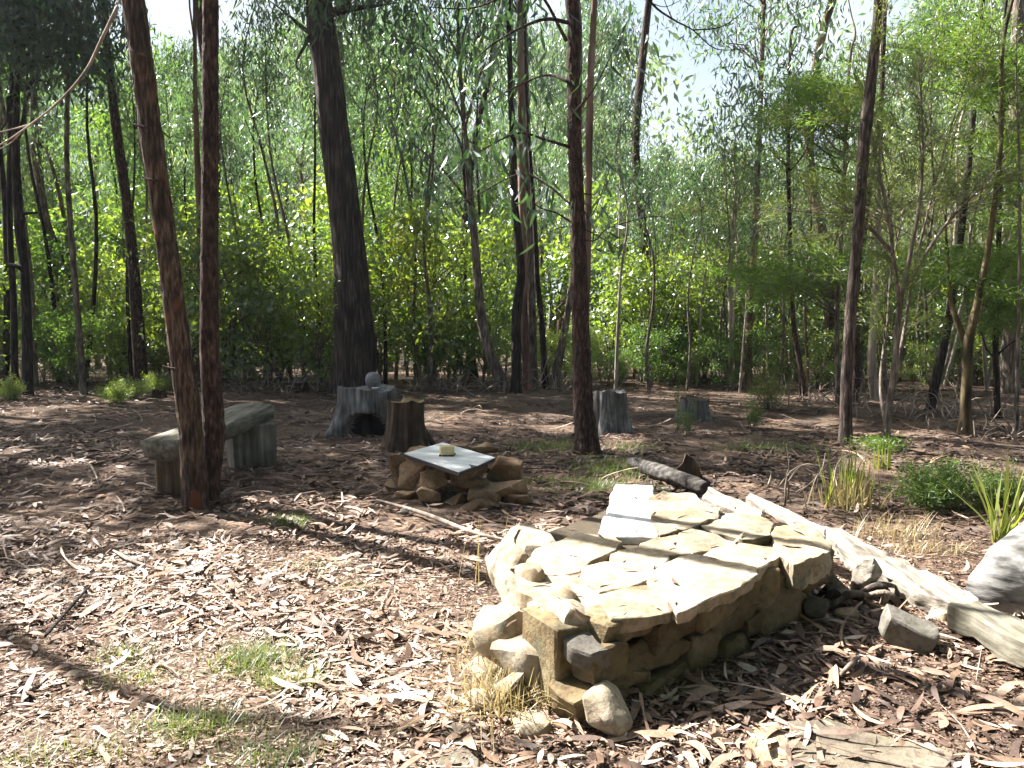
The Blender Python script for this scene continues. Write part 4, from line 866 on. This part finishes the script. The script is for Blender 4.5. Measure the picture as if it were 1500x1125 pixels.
# wispy pale-branched tree on the right
def ex_T18(m_, ml, pl, rs):
    D = 9.75; stems = []
    for st in ([(1304, 590, 0), (1322, 500, .1), (1338, 400, .2), (1362, 300, .3), (1392, 190, .4), (1425, 90, .5)], [(1318, 450, 0), (1308, 370, -.2), (1296, 290, -.3), (1276, 190, -.3), (1262, 90, -.4)], [(1334, 370, 0), (1348, 290, 0), (1352, 200, -.1), (1345, 90, -.2)], [(1338, 400, .2), (1385, 330, .3), (1440, 270, .4), (1490, 210, .5)], [(1300, 640, 0), (1290, 560, .3), (1300, 470, .5), (1305, 400, .6), (1325, 300, .6)], [(1308, 370, -.2), (1270, 330, -.3), (1225, 290, -.4)]):
        P_ = catmull(np.array([at(x, y, D + dd) for x, y, dd in st]), 6); tube(m_, P_, np.linspace(.026, .005, len(P_)), 6, 1, .06, 3, 6); stems.append(P_)
    for k in range(110):
        P_ = stems[rs.integers(len(stems))]; j = int(len(P_) * rs.uniform(.3, .98)); q = P_[j]; d = unit(P_[min(j + 1, len(P_) - 1)] - P_[j - 1]); b = unit(d * .9 + rs.normal(size=3) * np.array([.75, .6, .3])); L = rs.uniform(.4, 1.1)
        tip = q + b * L; mid = (q + tip) / 2 + rs.normal(size=3) * .05; tube(m_, [q, mid, tip], [.007, .005, .0018], 4, 3)
        for h in range(3):
            u0 = rs.uniform(.3, 1); q2 = q + (tip - q) * u0; t2 = q2 + unit(b + rs.normal(size=3) * .5) * rs.uniform(.2, .45); tube(m_, [q2, t2], [.0035, .0012], 4, 2)
            n = 46; u = rs.uniform(.1, 1.1, (n, 1)); c = q2 + (t2 - q2) * u + rs.normal(size=(n, 3)) * .035
            leaves(ml, c, unit(unit(t2 - q2) + rs.normal(size=(n, 3)) * .5), rs.uniform(.05, .11, n), .011, np.clip(rs.normal(size=n) * .2 + .5, 0, 1), rs=rs)
main_tree('wispy_tree', 'wispy tree of pale upswept branches with fine olive leaves on the right', [(1297, 676, 11), (1299, 640, 10), (1303, 590, 9.5), (1310, 540, 9), (1318, 450, 7.5), (1334, 370, 6), (1348, 290, 4), (1352, 200, 2.5)], 9.75, 'bark_wisp', 327, 4.0, None, 'fine', extra=ex_T18)
# feathery dark-green branches reaching in from the right
def ex_feather(spots, D, sz):
    def f(m_, ml, pl, rs):
        for (px, py, w, h, n) in spots:
            for k in range(n):
                c = at(px + rs.normal() * w, py + rs.normal() * h, D + rs.normal() * .6); j = int(np.argmin(np.abs(pl[:, 2] - c[2] + .4)))
                if k % 3 == 0: tube(m_, limb_pts(pl[j], c, rs, .06), np.linspace(.016, .004, 5), 5, 2)
                nn = 170; ax0 = unit(np.array([rs.normal(), rs.normal() * .5, -.15])); u = rs.uniform(-.5, .5, (nn, 1))
                pts = c + ax0 * u * sz + rs.normal(size=(nn, 3)) * np.array([.10, .10, .06]); leaves(ml, pts, unit(ax0 + rs.normal(size=(nn, 3)) * .7 - [0, 0, .25]), rs.uniform(.05, .13, nn), .014, np.clip(rs.normal(size=nn) * .16 + .45 + .1 * rs.normal(), 0, 1), rs=rs)
    return f
main_tree('feathery_tree', 'feathery green tree with layered sprays behind the right leaning trunk', [(1228, 590, 8), (1226, 480, 7), (1230, 380, 6.5), (1236, 280, 6), (1240, 160, 5), (1246, 80, 4)], 13, 'bark_grey', 328, 6.5, None, 'olive',
  extra=ex_feather([(1190, 130, 28, 18, 26), (1240, 160, 25, 18, 20), (1160, 175, 22, 12, 16), (1150, 400, 45, 14, 24), (1200, 385, 40, 18, 22), (1215, 240, 30, 25, 12), (1130, 420, 20, 10, 10)], 12.6, .7))
main_tree('feathery_tree', 'feathery dark green tree filling the upper right corner', [(1462, 612, 8), (1458, 500, 8), (1462, 380, 7), (1466, 240, 6), (1470, 120, 5), (1472, 20, 4)], 11.6, 'bark_dark', 329, 7, None, 'olive',
  extra=ex_feather([(1470, 90, 30, 30, 26), (1420, 120, 30, 25, 18), (1490, 200, 22, 25, 18), (1440, 400, 40, 22, 30), (1480, 440, 28, 25, 22), (1385, 395, 25, 15, 14), (1495, 320, 20, 35, 16), (1400, 40, 35, 25, 14), (1340, 60, 30, 25, 10)], 11.0, .6))
# bare branch entering at the top, right of the centre
t = thing('bare_branch', 'bare dark branch with fine twigs hanging into the bright sky gap', 'branch', at(930, -40, 8.6)); m_ = MB()
for pts, r in (([(930, -40, 0), (955, 5, 0), (985, 28, 0), (1015, 44, .05), (1050, 72, .1), (1100, 70, .1)], .014), ([(1015, 44, 0), (1055, 40, .1), (1085, 20, .2), (1105, 0, .2)], .008), ([(985, 28, 0), (975, 5, 0), (968, -20, 0)], .006), ([(955, 5, 0), (975, 10, 0), (998, 0, 0)], .005), ([(1000, 30, 0), (1020, 10, 0), (1030, -10, 0)], .004)): dead(m_, pts, 8.6, r, 6)
m_.build('twigs', M['bark_dark'], t, np.array(t.location))
# trees just outside the frame on the left whose crowns shade the clearing
for k, (x, y, r, h, rx, nc) in enumerate([(-6.1, 6.4, .075, 10, 2.0, 30), (-7.6, 10.7, .08, 11, 2.6, 60), (-9.5, 12.5, .14, 13, 3.2, 80), (-11.5, 12.0, .12, 12, 2.8, 60), (-12.5, 14.5, .15, 13, 3.2, 70), (-7.0, 8.4, .06, 9, 2.0, 30)]):
    p0 = np.array([x, y, -.1]); t = thing('gum_tree', ['nearest gum outside the left edge', 'thin gum outside the left edge behind the bench', 'thick gum outside the left edge', 'gum far outside the left edge', 'stout gum outside the far left', 'slim gum outside the left edge'][k] + ' shading the clearing', 'tree', p0)
    rs = np.random.default_rng(400 + k); P_ = [p0 + np.array([rs.normal() * .12 * i, rs.normal() * .12 * i, h * i / 5]) for i in range(6)]
    m_ = MB(); ml = MB(); tube(m_, P_, np.linspace(r, r * .35, 6), 10, 4, .08, 3, 3, k, (.4, .2, 3))
    PENDING.append((t, m_, ml, catmull(np.array(P_), 4), 'bark_grey', 'canopy', p0, rs, True))
for k, (x, y, h) in enumerate([(-13.5, 18.5, 14), (-10.2, 18.0, 13), (-6.6, 18.4, 14), (-3.4, 17.6, 13), (-.9, 19.0, 14), (-16.5, 16.5, 13), (3.0, 18.2, 13), (6.4, 16.2, 12)]):  # trunks added to carry the shade clumps above the frame
    p0 = np.array([x, y, float(gz(x, y)) - .1]); t = thing('gum_tree', 'tall straight gum rising out of the scrub with its crown above the frame', 'tree', p0, 'tall gums in the scrub'); rs = np.random.default_rng(430 + k)
    P_ = [p0 + np.array([rs.normal() * .10 * i, rs.normal() * .10 * i, h * i / 5]) for i in range(6)]; r = rs.uniform(.08, .14)
    m_ = MB(); tube(m_, P_, np.linspace(r, r * .4, 6), 12, 5, .07, 3, 3, k, (.3, .25, 3)); PENDING.append((t, m_, MB(), catmull(np.array(P_), 4), ['bark_dark', 'bark_grey', 'bark_red', 'bark_pink'][k % 4], 'canopy', p0, rs, True))

# ------------------------------------------------------------------ the forest behind: prototypes, then copies
def proto_tree(kind, seed, h, r, bark, leafm, z0f, rx, nclump, nleaf, LW, sig, hv, bend=.25, stems=1, flat_=.8):
    rs = np.random.default_rng(seed); t = bpy.data.objects.new(kind, None); m_ = MB(); ml = MB()
    for s in range(stems):
        a = rs.uniform(0, 6.28); lean = (0 if stems == 1 else rs.uniform(.1, .4))
        P_ = [np.array([0, 0, -.3])] + [np.array([math.cos(a) * lean * h * u ** 1.3 + rs.normal() * bend * u, math.sin(a) * lean * h * u ** 1.3 + rs.normal() * bend * u, h * u * (1 if s == 0 else rs.uniform(.75, 1))]) for u in (.02, .2, .4, .6, .8, 1)]
        P_ = np.array(P_); tube(m_, P_, [r * 1.15, r * 1.1, r * .95, r * .8, r * .6, r * .4, r * .12], 8 if stems == 1 else 5, 3, .06, 2, 2, seed + s)
        pl = catmull(P_, 4)
        for k in range(nclump // stems):
            z = h * (z0f + (1 - z0f) * rs.uniform(0, 1) ** .85); j = int(np.argmin(np.abs(pl[:, 2] - z))); taper = (1 - (z / h - z0f) / (1.02 - z0f)) ** .55 * (.55 + .45 * min(1, (z / h - z0f) * 6))
            a = rs.uniform(0, 6.28); rad = rx * taper * rs.uniform(.15, 1) ** .6
            c = pl[j] + np.array([math.cos(a) * rad, math.sin(a) * rad, rs.uniform(-.05, .45) * rad])
            if rad > .25: tube(m_, limb_pts(pl[max(0, j - 1)], c, rs, .05, 3), np.linspace(min(r * .3, .02), .004, 4), 4, 2)
            pts = c + rs.normal(size=(nleaf, 3)) * sig * np.array([1, 1, flat_]); L = rs.uniform(.7, 1.3, nleaf) * LW[0]
            leaves(ml, pts, hang(nleaf, hv, rs), L, LW[1] * L / LW[0], np.clip(rs.normal(size=nleaf) * .16 + .45 + .2 * rs.normal(), 0, 1), True, .2, rs)
    return kind, m_.mesh('trunk', M[bark]), ml.mesh('crown', M[leafm])
PR = {
 'gum': [proto_tree('gum_tree', 500 + i, 12, .10, b, 'gumleaf', z0, 1.9, 44, 120, (.20, .036), .29, .45) for i, (b, z0) in enumerate([('bark_grey', .42), ('bark_pink', .5), ('bark_dark', .38), ('bark_pale', .45)])],
 'sap': [proto_tree('sapling', 520 + i, 6.5, .035, b, lf, z0, 1.15, 36, 85, (.12, .032), .2, hv, .15) for i, (b, z0, lf, hv) in enumerate([('bark_dark', .3, 'green', .9), ('bark_grey', .25, 'green', 1.2), ('bark_pink', .35, 'gumleaf', .6), ('bark_dark', .2, 'green', .8)])],
 'shrub': [proto_tree('shrub', 540 + i, 2.6, .022, 'bark_grey', lf, .10, .95, 40, 70, (.10, .044), .17, 2.0, .3, 5, .8) for i, lf in enumerate(['shrub', 'shrub', 'green', 'shrub'])],
 'tea': [proto_tree('fine_leaved_tree', 560 + i, 5.5, .035, b, 'fine', .35, 1.0, 44, 110, (.10, .014), .22, 1.0, .25, 2) for i, b in enumerate(['bark_pale', 'bark_grey'])],
 'yellow': [proto_tree('yellow_bush', 570, 3.4, .02, 'bark_pale', 'yellow', .35, .75, 36, 46, (.14, .045), .18, .9, .2, 3)],
 'pole': [proto_tree('pole_tree', 580 + i, 9, .05, b, 'gumleaf', .62, .9, 10, 80, (.16, .032), .25, .5, .3) for i, b in enumerate(['bark_dark', 'bark_grey', 'bark_pale', 'bark_pink'])],
}
def put(kind, i, x, y, sc, label, cat, group, rz=None, tilt=None):
    nm, tr, cr = PR[kind][i % len(PR[kind])]
    t = thing(nm, label, cat, (x, y, float(gz(x, y))), group); t.rotation_euler = ((tilt or (0, 0))[0], (tilt or (0, 0))[1], rng.uniform(0, 6.28) if rz is None else rz)
    t.scale = (sc, sc, sc) if np.isscalar(sc) else sc
    link('trunk', tr, t); link('crown', cr, t); return t
def skyline(px):
    """height in the picture up to which trees stand, by direction"""
    return np.interp(px, [-300, 40, 120, 200, 245, 300, 345, 400, 520, 560, 640, 900, 935, 965, 1000, 1050, 1075, 1130, 1150, 1200, 1230, 1300, 1400, 1500, 1800],
                         [-300, -260, -200, -60, 95, 90, 40, -50, -40, 60, -250, -150, 40, 120, 240, 250, 215, 190, 235, 225, 60, -60, -200, -260, -300])
def fit(x, y, h, spread):
    px, _ = to_px(np.array([x, y, 1.6])); w = spread / y * F; lim = max(skyline(px + u * w) for u in (-1, -.6, -.3, 0, .3, .6, 1))
    zmax = 1.6 + (HZ - lim) / F * y - float(gz(x, y)); return min(h, zmax)
def scatter(kind, n, ylo, yhi, hbase, spread, smin, smax, label, cat, group, pxlo=-160, pxhi=1660, mind=.6, hmin=.4, idx=None, power=1.0):
    done = []; tries = 0
    while len(done) < n and tries < n * 30:
        tries += 1
        y = ylo + (yhi - ylo) * rng.uniform() ** power; px = rng.uniform(pxlo, pxhi); x = (px - 750) / F * y
        if any((x - a) ** 2 + (y - b) ** 2 < mind ** 2 for a, b in done): continue
        s = rng.uniform(smin, smax); h = fit(x, y, hbase * s, spread * s)
        if h < hbase * smin * hmin: continue
        sc = h / hbase; sc = (max(sc, s * .6), max(sc, s * .6), sc)
        i = rng.integers(100) if idx is None else idx(px)
        put(kind, i, x, y, sc, label, cat, group, None, (rng.normal() * .04, rng.normal() * .05)); done.append((x, y))
left = lambda px: [0, 1, 2, 3][rng.integers(4)]
scatter('shrub', 46, 15.7, 18.5, 2.6, .9, .4, 1.35, 'bright green leafy shrub in the dense scrub beyond the left half of the clearing', 'shrub', 'shrubs along the far left edge', -120, 720, .45)
scatter('shrub', 14, 18.5, 22, 2.6, .9, 1.1, 1.9, 'tall leafy shrub deeper in the scrub behind the front row of bushes', 'shrub', 'taller shrubs behind the edge', -120, 1000, .6)
scatter('shrub', 16, 16.8, 20, 2.6, .9, .6, 1.1, 'low leafy shrub among the poles beyond the right half of the clearing', 'shrub', 'shrubs on the right', 880, 1240, .7)
scatter('shrub', 22, 16, 23, 2.6, .9, .7, 1.2, 'leafy shrub among the thin trunks at the far right', 'shrub', 'shrubs at the far right', 1240, 1640, .8)
scatter('shrub', 34, 15.4, 18.5, 2.6, .9, .22, .5, 'knee-high leafy shrub between the trunks beyond the right half of the clearing', 'shrub', 'low shrubs between the right trunks', 840, 1600, .45)
scatter('sap', 24, 19, 26, 6.5, 1.1, .8, 1.35, 'leafy green sapling rising from the scrub on the left', 'sapling', 'saplings on the left', -150, 720, .6)
scatter('sap', 22, 19, 27, 6.5, 1.1, .6, 1.1, 'slender sapling among the poles right of the central trunk', 'sapling', 'saplings on the right', 720, 1640, .7)
scatter('pole', 34, 15.4, 19, 9, 1.0, .7, 1.2, 'thin dark pole of a young gum rising from the left scrub', 'tree', 'poles on the left', -100, 700, .5, idx=lambda px: rng.integers(2))
scatter('pole', 64, 14.6, 21, 9, 1.0, .6, 1.1, 'thin upright pole of a young gum beyond the right half of the clearing', 'tree', 'poles on the right', 870, 1560, .4, idx=lambda px: 1 + rng.integers(3))
scatter('tea', 14, 13.5, 22, 5.5, 1.1, .8, 1.2, 'fine-leaved olive tree with pale stems on the right', 'tree', 'fine-leaved trees on the right', 1190, 1620, .8)
scatter('tea', 8, 16.5, 24, 5.5, 1.1, .7, 1.1, 'fine-leaved tree among the poles right of the central trunk', 'tree', 'fine-leaved trees behind the poles', 860, 1180, .8)
scatter('gum', 64, 25, 40, 12, 2.0, .8, 1.3, 'tall gum standing in the forest beyond the scrub', 'tree', 'gums beyond the scrub', -200, 1700, 1.2)
scatter('gum', 66, 40, 60, 12, 2.2, .9, 1.6, 'distant gum deep in the forest', 'tree', 'distant gums', -200, 1700, 1.8)
rs = np.random.default_rng(950)
for k in range(46):  # gums added out of view to block sky light on the near side
    a = R(rs.uniform(-38, 218)) * -1; d = rs.uniform(5.5, 13); x, y = d * math.cos(a), d * math.sin(a) + (1.5 if abs(math.cos(a)) < .8 else 3)
    if (y > 0 and abs(x) < .8 * y + 3.0) or (x < 0 and y > -1): continue
    put('gum', k, x, y, (1.9, 1.9, rs.uniform(.95, 1.3)), 'unseen gum added behind and beside the viewer to block sky light', 'tree', 'added gums blocking the sky on the near side')
for k in range(30):  # saplings added out of view to block the low sky light
    a = R(rs.uniform(-20, 200)) * -1; d = rs.uniform(4.5, 9); x, y = d * math.cos(a), d * math.sin(a) + .5
    if (y > 0 and abs(x) < .8 * y + 2.5) or (x < 0 and y > -1): continue
    put('sap', k, x, y, (1.7, 1.7, 1.1), 'unseen leafy sapling added behind and beside the viewer to block sky light', 'sapling', 'added saplings blocking the sky on the near side')
for px, y in ((805, 16.6), (828, 17.2), (852, 16.4), (880, 17.0), (780, 17.6)): put('shrub', int(px), (px - 750) / F * y, y, .42, 'low leafy shrub closing the gap behind the central dark trunk', 'shrub', 'low shrubs behind the central trunk')
put('yellow', 0, *onz(640, 570)[:2] * 1.04, 1.0, 'slim bush with yellow-green leaves right of the big tree', 'bush', None)
# far forest, one mass
ml = MB(); rs = np.random.default_rng(900)
for k in range(330):
    y = rs.uniform(62, 85); px = rs.uniform(-250, 1750); x = (px - 750) / F * y; zt = 1.6 + (HZ - max(skyline(px), 60) - 15) / F * y
    z = rs.uniform(-2, max(2, zt)); n = 150; pts = np.array([x, y, z]) + rs.normal(size=(n, 3)) * np.array([1.8, 1.8, 1.3]); L = rs.uniform(.5, 1.0, n)
    leaves(ml, pts, hang(n, .9, rs), L, .3, np.clip(rs.normal(size=n) * .16 + .45 + .15 * rs.normal(), 0, 1), rs=rs)
tag(ml.build('distant_forest', M['far']), kind='stuff')
# pale forked gum behind the big tree
def ex_pale(m_, ml, pl, rs):
    D = 25
    for pts, r in (([(541, 85, 0), (525, 82, 0), (505, 84, 0)], .07), ([(537, 65, 0), (520, 40, 0), (505, 30, 0)], .06), ([(538, 60, 0), (545, 20, 0), (550, -10, 0)], .08), ([(552, 180, 0), (530, 175, 0), (515, 178, 0)], .05)): dead(m_, pts, D, r, 6)
    for k in range(30):
        c = at(rs.uniform(500, 620), rs.uniform(20, 200), D + rs.normal()); n = 110; pts = c + rs.normal(size=(n, 3)) * .5; leaves(ml, pts, hang(n, .5, rs), rs.uniform(.18, .3, n), .06, np.clip(rs.normal(size=n) * .15 + .5, 0, 1), rs=rs)
main_tree('gum_tree', 'grey forked gum standing well behind the big trunk on its right', [(570, 560, 15), (562, 400, 15), (556, 250, 14), (548, 150, 12), (541, 85, 11), (538, 60, 9)], 25, 'bark_grey', 331, 10.5, None, 'gumleaf', extra=ex_pale)

finish_trees()
# a few fallen leaves lying on the seat
bpy.context.view_layer.update(); dg = bpy.context.evaluated_depsgraph_get(); m_ = MB(); rs = np.random.default_rng(33)
for k in range(75):
    x, y = rs.uniform(-.05, 1.6), rs.uniform(3.1, 5.3); h = scn.ray_cast(dg, Vector((x, y, 1.2)), Vector((0, 0, -1)))
    if not h[0] or h[1].z < .2: continue
    n3 = np.array(h[2]); a = unit(np.cross(n3, rs.normal(size=3))); s3 = np.cross(n3, a); L_ = rs.uniform(.03, .13); W_ = L_ * rs.uniform(.12, .24); c = np.array(h[1]) + n3 * .004
    rows = []
    for i in range(6):
        u = i / 5 - .5; w_ = W_ * math.cos(u * 2.9); p = c + a * L_ * u + s3 * L_ * .25 * u * u + n3 * (.004 + L_ * .35 * u * u); rows += [p + s3 * w_ * .5 + n3 * .002, p - s3 * w_ * .5]
    m_.add(np.array(rows), [[2 * i, 2 * i + 1, 2 * i + 3, 2 * i + 2] for i in range(5)], None, rs.uniform(.05, .65))
tag(m_.build('leaf_litter', M['litter']), kind='stuff')
m, t_, N_, L_ = nt('haze'); pv_ = N_.new('ShaderNodeVolumePrincipled'); pv_.inputs['Color'].default_value = (.82, .9, 1, 1); pv_.inputs['Density'].default_value = .00035; pv_.inputs['Anisotropy'].default_value = .3
o = N_.new('ShaderNodeOutputMaterial'); L_.new(pv_.outputs[0], o.inputs['Volume'])
bm = bmesh.new(); bmesh.ops.create_cube(bm, size=1); hz = bm_to('haze', bm, m, None, (0, 0, 9.5)); hz.scale = (400, 400, 26.5); tag(hz, kind='stuff')

# ------------------------------------------------------------------ undergrowth
def tuft(name, label, cat, px, py, n, L, W, lean, spread, mat, group=None, droop=.5, tint=(.45, .2)):
    g = onz(px, py); g[2] = float(gz(g[0], g[1])); t = MB(); rs = np.random.default_rng(int(px * 7 + py))
    b = np.column_stack([rs.normal(size=n) * spread[0], rs.normal(size=n) * spread[1], np.zeros(n)]); b[:, 2] = gz(b[:, 0] + g[0], b[:, 1] + g[1]) - g[2] - .005
    blades(t, b, rs.uniform(.6, 1.2, n) * L, W, lean, np.clip(rs.normal(size=n) * tint[1] + tint[0], 0, 1), rs, 4, droop)
    o = link(name, t.mesh(name, M[mat]), None, g); return tag(o, label, cat, group)
G_ = 'patches of low grass'
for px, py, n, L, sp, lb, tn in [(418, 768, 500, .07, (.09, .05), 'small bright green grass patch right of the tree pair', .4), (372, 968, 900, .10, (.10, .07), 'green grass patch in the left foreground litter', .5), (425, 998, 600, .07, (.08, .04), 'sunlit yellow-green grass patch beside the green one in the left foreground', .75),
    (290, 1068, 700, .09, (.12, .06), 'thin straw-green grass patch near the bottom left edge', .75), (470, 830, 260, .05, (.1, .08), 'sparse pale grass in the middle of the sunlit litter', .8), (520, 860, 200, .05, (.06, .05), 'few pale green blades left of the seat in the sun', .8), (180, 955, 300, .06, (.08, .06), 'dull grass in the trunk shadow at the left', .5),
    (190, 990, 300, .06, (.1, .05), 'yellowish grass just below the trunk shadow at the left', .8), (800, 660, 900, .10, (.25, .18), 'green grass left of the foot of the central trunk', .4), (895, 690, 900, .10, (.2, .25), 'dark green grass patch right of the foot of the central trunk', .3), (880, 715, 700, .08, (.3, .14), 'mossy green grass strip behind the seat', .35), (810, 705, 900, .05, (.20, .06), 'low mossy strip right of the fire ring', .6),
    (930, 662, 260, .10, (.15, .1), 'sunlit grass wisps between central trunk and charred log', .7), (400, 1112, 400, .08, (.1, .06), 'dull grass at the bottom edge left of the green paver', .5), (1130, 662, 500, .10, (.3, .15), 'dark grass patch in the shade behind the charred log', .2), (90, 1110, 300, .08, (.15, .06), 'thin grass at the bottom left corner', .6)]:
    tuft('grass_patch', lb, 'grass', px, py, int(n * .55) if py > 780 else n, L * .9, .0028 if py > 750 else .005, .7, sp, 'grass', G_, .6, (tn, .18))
tuft('dry_grass', 'straw coloured dry grass hanging over the sunlit end of the seat', 'grass', 735, 985, 190, .22, .0035, .7, (.10, .16), 'drygrass', None, .7)
tuft('dry_grass', 'dry straw tuft at the foot of the corner stone', 'grass', 752, 1040, 260, .16, .005, .6, (.10, .06), 'drygrass', None, .7)
tuft('dry_grass', 'tall thin straw stalks left of the seat', 'grass', 716, 852, 14, .45, .004, .25, (.08, .1), 'drygrass', None, .2)
tuft('dry_grass', 'pale dry grass tuft with upright stalks behind the bleached log', 'grass', 1308, 790, 160, .18, .004, .5, (.14, .06), 'drygrass', None, .5)
tuft('dry_grass', 'low dry grass between the log and the strap-leaved plant', 'grass', 1350, 812, 120, .10, .004, .6, (.16, .05), 'drygrass', None, .6)
tuft('strap_tussock', 'brown and yellow-green strap-leaved tussock at the foot of the right leaning trunk', 'tussock', 1243, 738, 30, .50, .024, .16, (.08, .06), 'strap', None, .15, (.6, .25))
tuft('dry_grass', 'dead brown blades round the strap-leaved tussock', 'grass', 1238, 742, 90, .34, .012, .3, (.14, .08), 'drygrass', None, .5)
tuft('strap_tussock', 'small yellow-green blades at the foot of the wispy tree', 'tussock', 1288, 688, 16, .30, .02, .15, (.06, .05), 'strap', None, .2, (.6, .2))
t = tuft('strap_plant', 'bright green leaning strap-leaved plant behind the thick fallen log', 'plant', 1468, 800, 24, .60, .022, .45, (.035, .03), 'strap', None, .35, (.4, .15))
def fern_bush(label, px, py, w, h, n, mat, seed, name='feathery_bush', cat='bush', L=.05):
    g = onz(px, py); g[2] = float(gz(g[0], g[1])); rs = np.random.default_rng(seed); m_ = MB(); ml = MB(); t = thing(name, label, cat, g)
    for k in range(n):
        a = rs.uniform(0, 6.28); r = rs.uniform(.2, 1); tip = np.array([math.cos(a) * w * r, math.sin(a) * w * .6 * r, h * rs.uniform(.4, 1) * (1.15 - .5 * r)])
        P_ = np.array(limb_pts((rs.normal() * .05, rs.normal() * .05, 0), tip, rs, .1)); tube(m_, P_, np.linspace(.005, .0015, 5), 4, 2)
        c = catmull(P_, 5)[5:]; nn = 130; pts = c[rs.integers(0, len(c), nn)] + rs.normal(size=(nn, 3)) * .035
        leaves(ml, pts, unit(tip * .6 + rs.normal(size=(nn, 3)) * .35), rs.uniform(.5, 1.2, nn) * L, .008, np.clip(rs.normal(size=nn) * .18 + .5, 0, 1), rs=rs)
    m_.build('stems', M['bark_grey'], t, (0, 0, 0)); ml.build('foliage', M[mat], t, (0, 0, 0)); return t
fern_bush('wide low feathery green bush in front of the mossy forked trunk', 1375, 742, .55, .42, 60, 'olive', 601)
fern_bush('small feathery bright green bush at the right edge beside the strap plant', 1462, 742, .32, .36, 34, 'olive', 602)
fern_bush('dark low feathery bush in the shade behind the right leaning trunk', 1290, 664, .4, .14, 16, 'olive', 603)
fern_bush('thin reddish twiggy seedling left of the low grey stump', 998, 640, .22, .6, 9, 'olive', 604, 'seedling', 'seedling', .03)
fern_bush('dark twiggy seedling right of the low grey stump', 1102, 628, .18, .55, 9, 'olive', 605, 'seedling', 'seedling', .03)
fern_bush('light green leafy seedling at the far end of the sunny streak', 1128, 600, .5, .7, 22, 'fine', 606, 'seedling', 'seedling', .05)
# ferns and dry brush along the edge of the scrub
def brush(label, px, py, w, h, n, seed):
    g = onz(px, py); rs = np.random.default_rng(seed); m_ = MB()
    for k in range(n):
        p = np.array([rs.normal() * w * .5, rs.normal() * .3, 0]); d = unit(np.array([rs.normal() * .8, rs.normal() * .5, rs.uniform(.3, 1.3)])); L = h * rs.uniform(.4, 1.1)
        q = p + d * L; tube(m_, [p, (p + q) / 2 + rs.normal(size=3) * L * .10, q + np.array([0, 0, -.15 * L])], [.010, .007, .002], 4, 3)
    o = link('dry_brush', m_.mesh('dry_brush', M['twig']), None, g); return tag(o, label, 'brush')
for k, (lb, px, py, w, h, n) in enumerate([('tangle of pale dry twigs at the foot of the yellow bush', 668, 572, .9, .8, 60), ('tangle of pale dry twigs round the clump in the middle', 790, 570, 1.2, .9, 80), ('grey dry brush left of the big tree', 385, 575, 1.3, .8, 80), ('dry brush at the foot of the far right trunks', 1370, 612, 1.2, .7, 60), ('dry twigs round the smooth pale curved trunk', 1210, 592, 1.3, .7, 50), ('dry sticks beside the strap-leaved tussock', 1195, 722, .35, .45, 18), ('dry brush at the right edge behind the mossy forked trunk', 1470, 640, .8, .5, 40)]):
    brush(lb, px, py, w, h, n, 700 + k)
for k, (px, py, lb) in enumerate([(190, 584, 'pale fern frond clump left of the tiny black stump'), (232, 577, 'fern clump behind the tiny black stump'), (15, 588, 'yellow-green fern at the very left edge'), (170, 590, 'bright low fern at the scrub edge on the left')]):
    fern_bush(lb, px, py, .4, .4, 26, 'shrub', 650 + k, 'fern', 'fern', .06)

# ------------------------------------------------------------------ sun, sky, camera
w = bpy.data.worlds.new('World'); scn.world = w; w.use_nodes = True; N = w.node_tree.nodes; bg = N['Background']
sky = N.new('ShaderNodeTexSky'); sky.sky_type = 'NISHITA'; sky.sun_disc = False; sky.sun_elevation = SEL; sky.sun_rotation = math.atan2(SUN[0], SUN[1]); sky.air_density = 1.0; sky.dust_density = 4.0
L = w.node_tree.links
tcw = N.new('ShaderNodeTexCoord'); nw = N.new('ShaderNodeTexNoise'); nw.inputs['Scale'].default_value = 3; nw.inputs['Detail'].default_value = 6; L.new(tcw.outputs['Generated'], nw.inputs['Vector'])
rw = ramp(N, [(.32, (0, 0, 0)), (.56, (1, 1, 1))]); L.new(nw.outputs[0], rw.inputs[0]); sx = N.new('ShaderNodeSeparateXYZ'); L.new(tcw.outputs['Generated'], sx.inputs[0])
def span(o, a, b, c=1.):
    r_ = N.new('ShaderNodeMapRange'); r_.inputs['From Min'].default_value = a; r_.inputs['From Max'].default_value = b; r_.inputs['To Max'].default_value = c; L.new(o, r_.inputs[0]); return r_.outputs[0]
fac = rw.outputs[0]
for q in (span(sx.outputs[1], .6, .85), span(sx.outputs[2], .62, .42)):
    mu = N.new('ShaderNodeMath'); mu.operation = 'MULTIPLY'; L.new(fac, mu.inputs[0]); L.new(q, mu.inputs[1]); fac = mu.outputs[0]
L.new(mixc(N, L, fac, sky.outputs[0], (3.7, 4.2, 4.6)), bg.inputs[0])   # added white veil that brightens the sky low over the forest
bg.inputs[1].default_value = .05
sd = bpy.data.lights.new('sun', 'SUN'); sd.energy = 5.0; sd.angle = R(.53); sd.color = (1, .95, .89); so = bpy.data.objects.new('sun', sd); COL.objects.link(so)
so.rotation_euler = Vector(SUN).to_track_quat('Z', 'Y').to_euler()
cd = bpy.data.cameras.new('camera'); cd.sensor_fit = 'HORIZONTAL'; cd.sensor_width = 36; cd.lens = 36 * F / 1500; cd.clip_end = 600; cd.clip_start = .05
co = bpy.data.objects.new('camera', cd); COL.objects.link(co); co.location = (0, 0, CAMH); co.rotation_euler = (math.pi / 2 - TH, 0, 0); scn.camera = co
scn.view_settings.view_transform = 'Standard'; scn.view_settings.look = 'None'; scn.view_settings.exposure = 2.38; scn.view_settings.gamma = 1
scn.cycles.max_bounces = 6; scn.cycles.diffuse_bounces = 3; scn.cycles.transmission_bounces = 4; scn.cycles.glossy_bounces = 2
scn.cycles.use_denoising = True
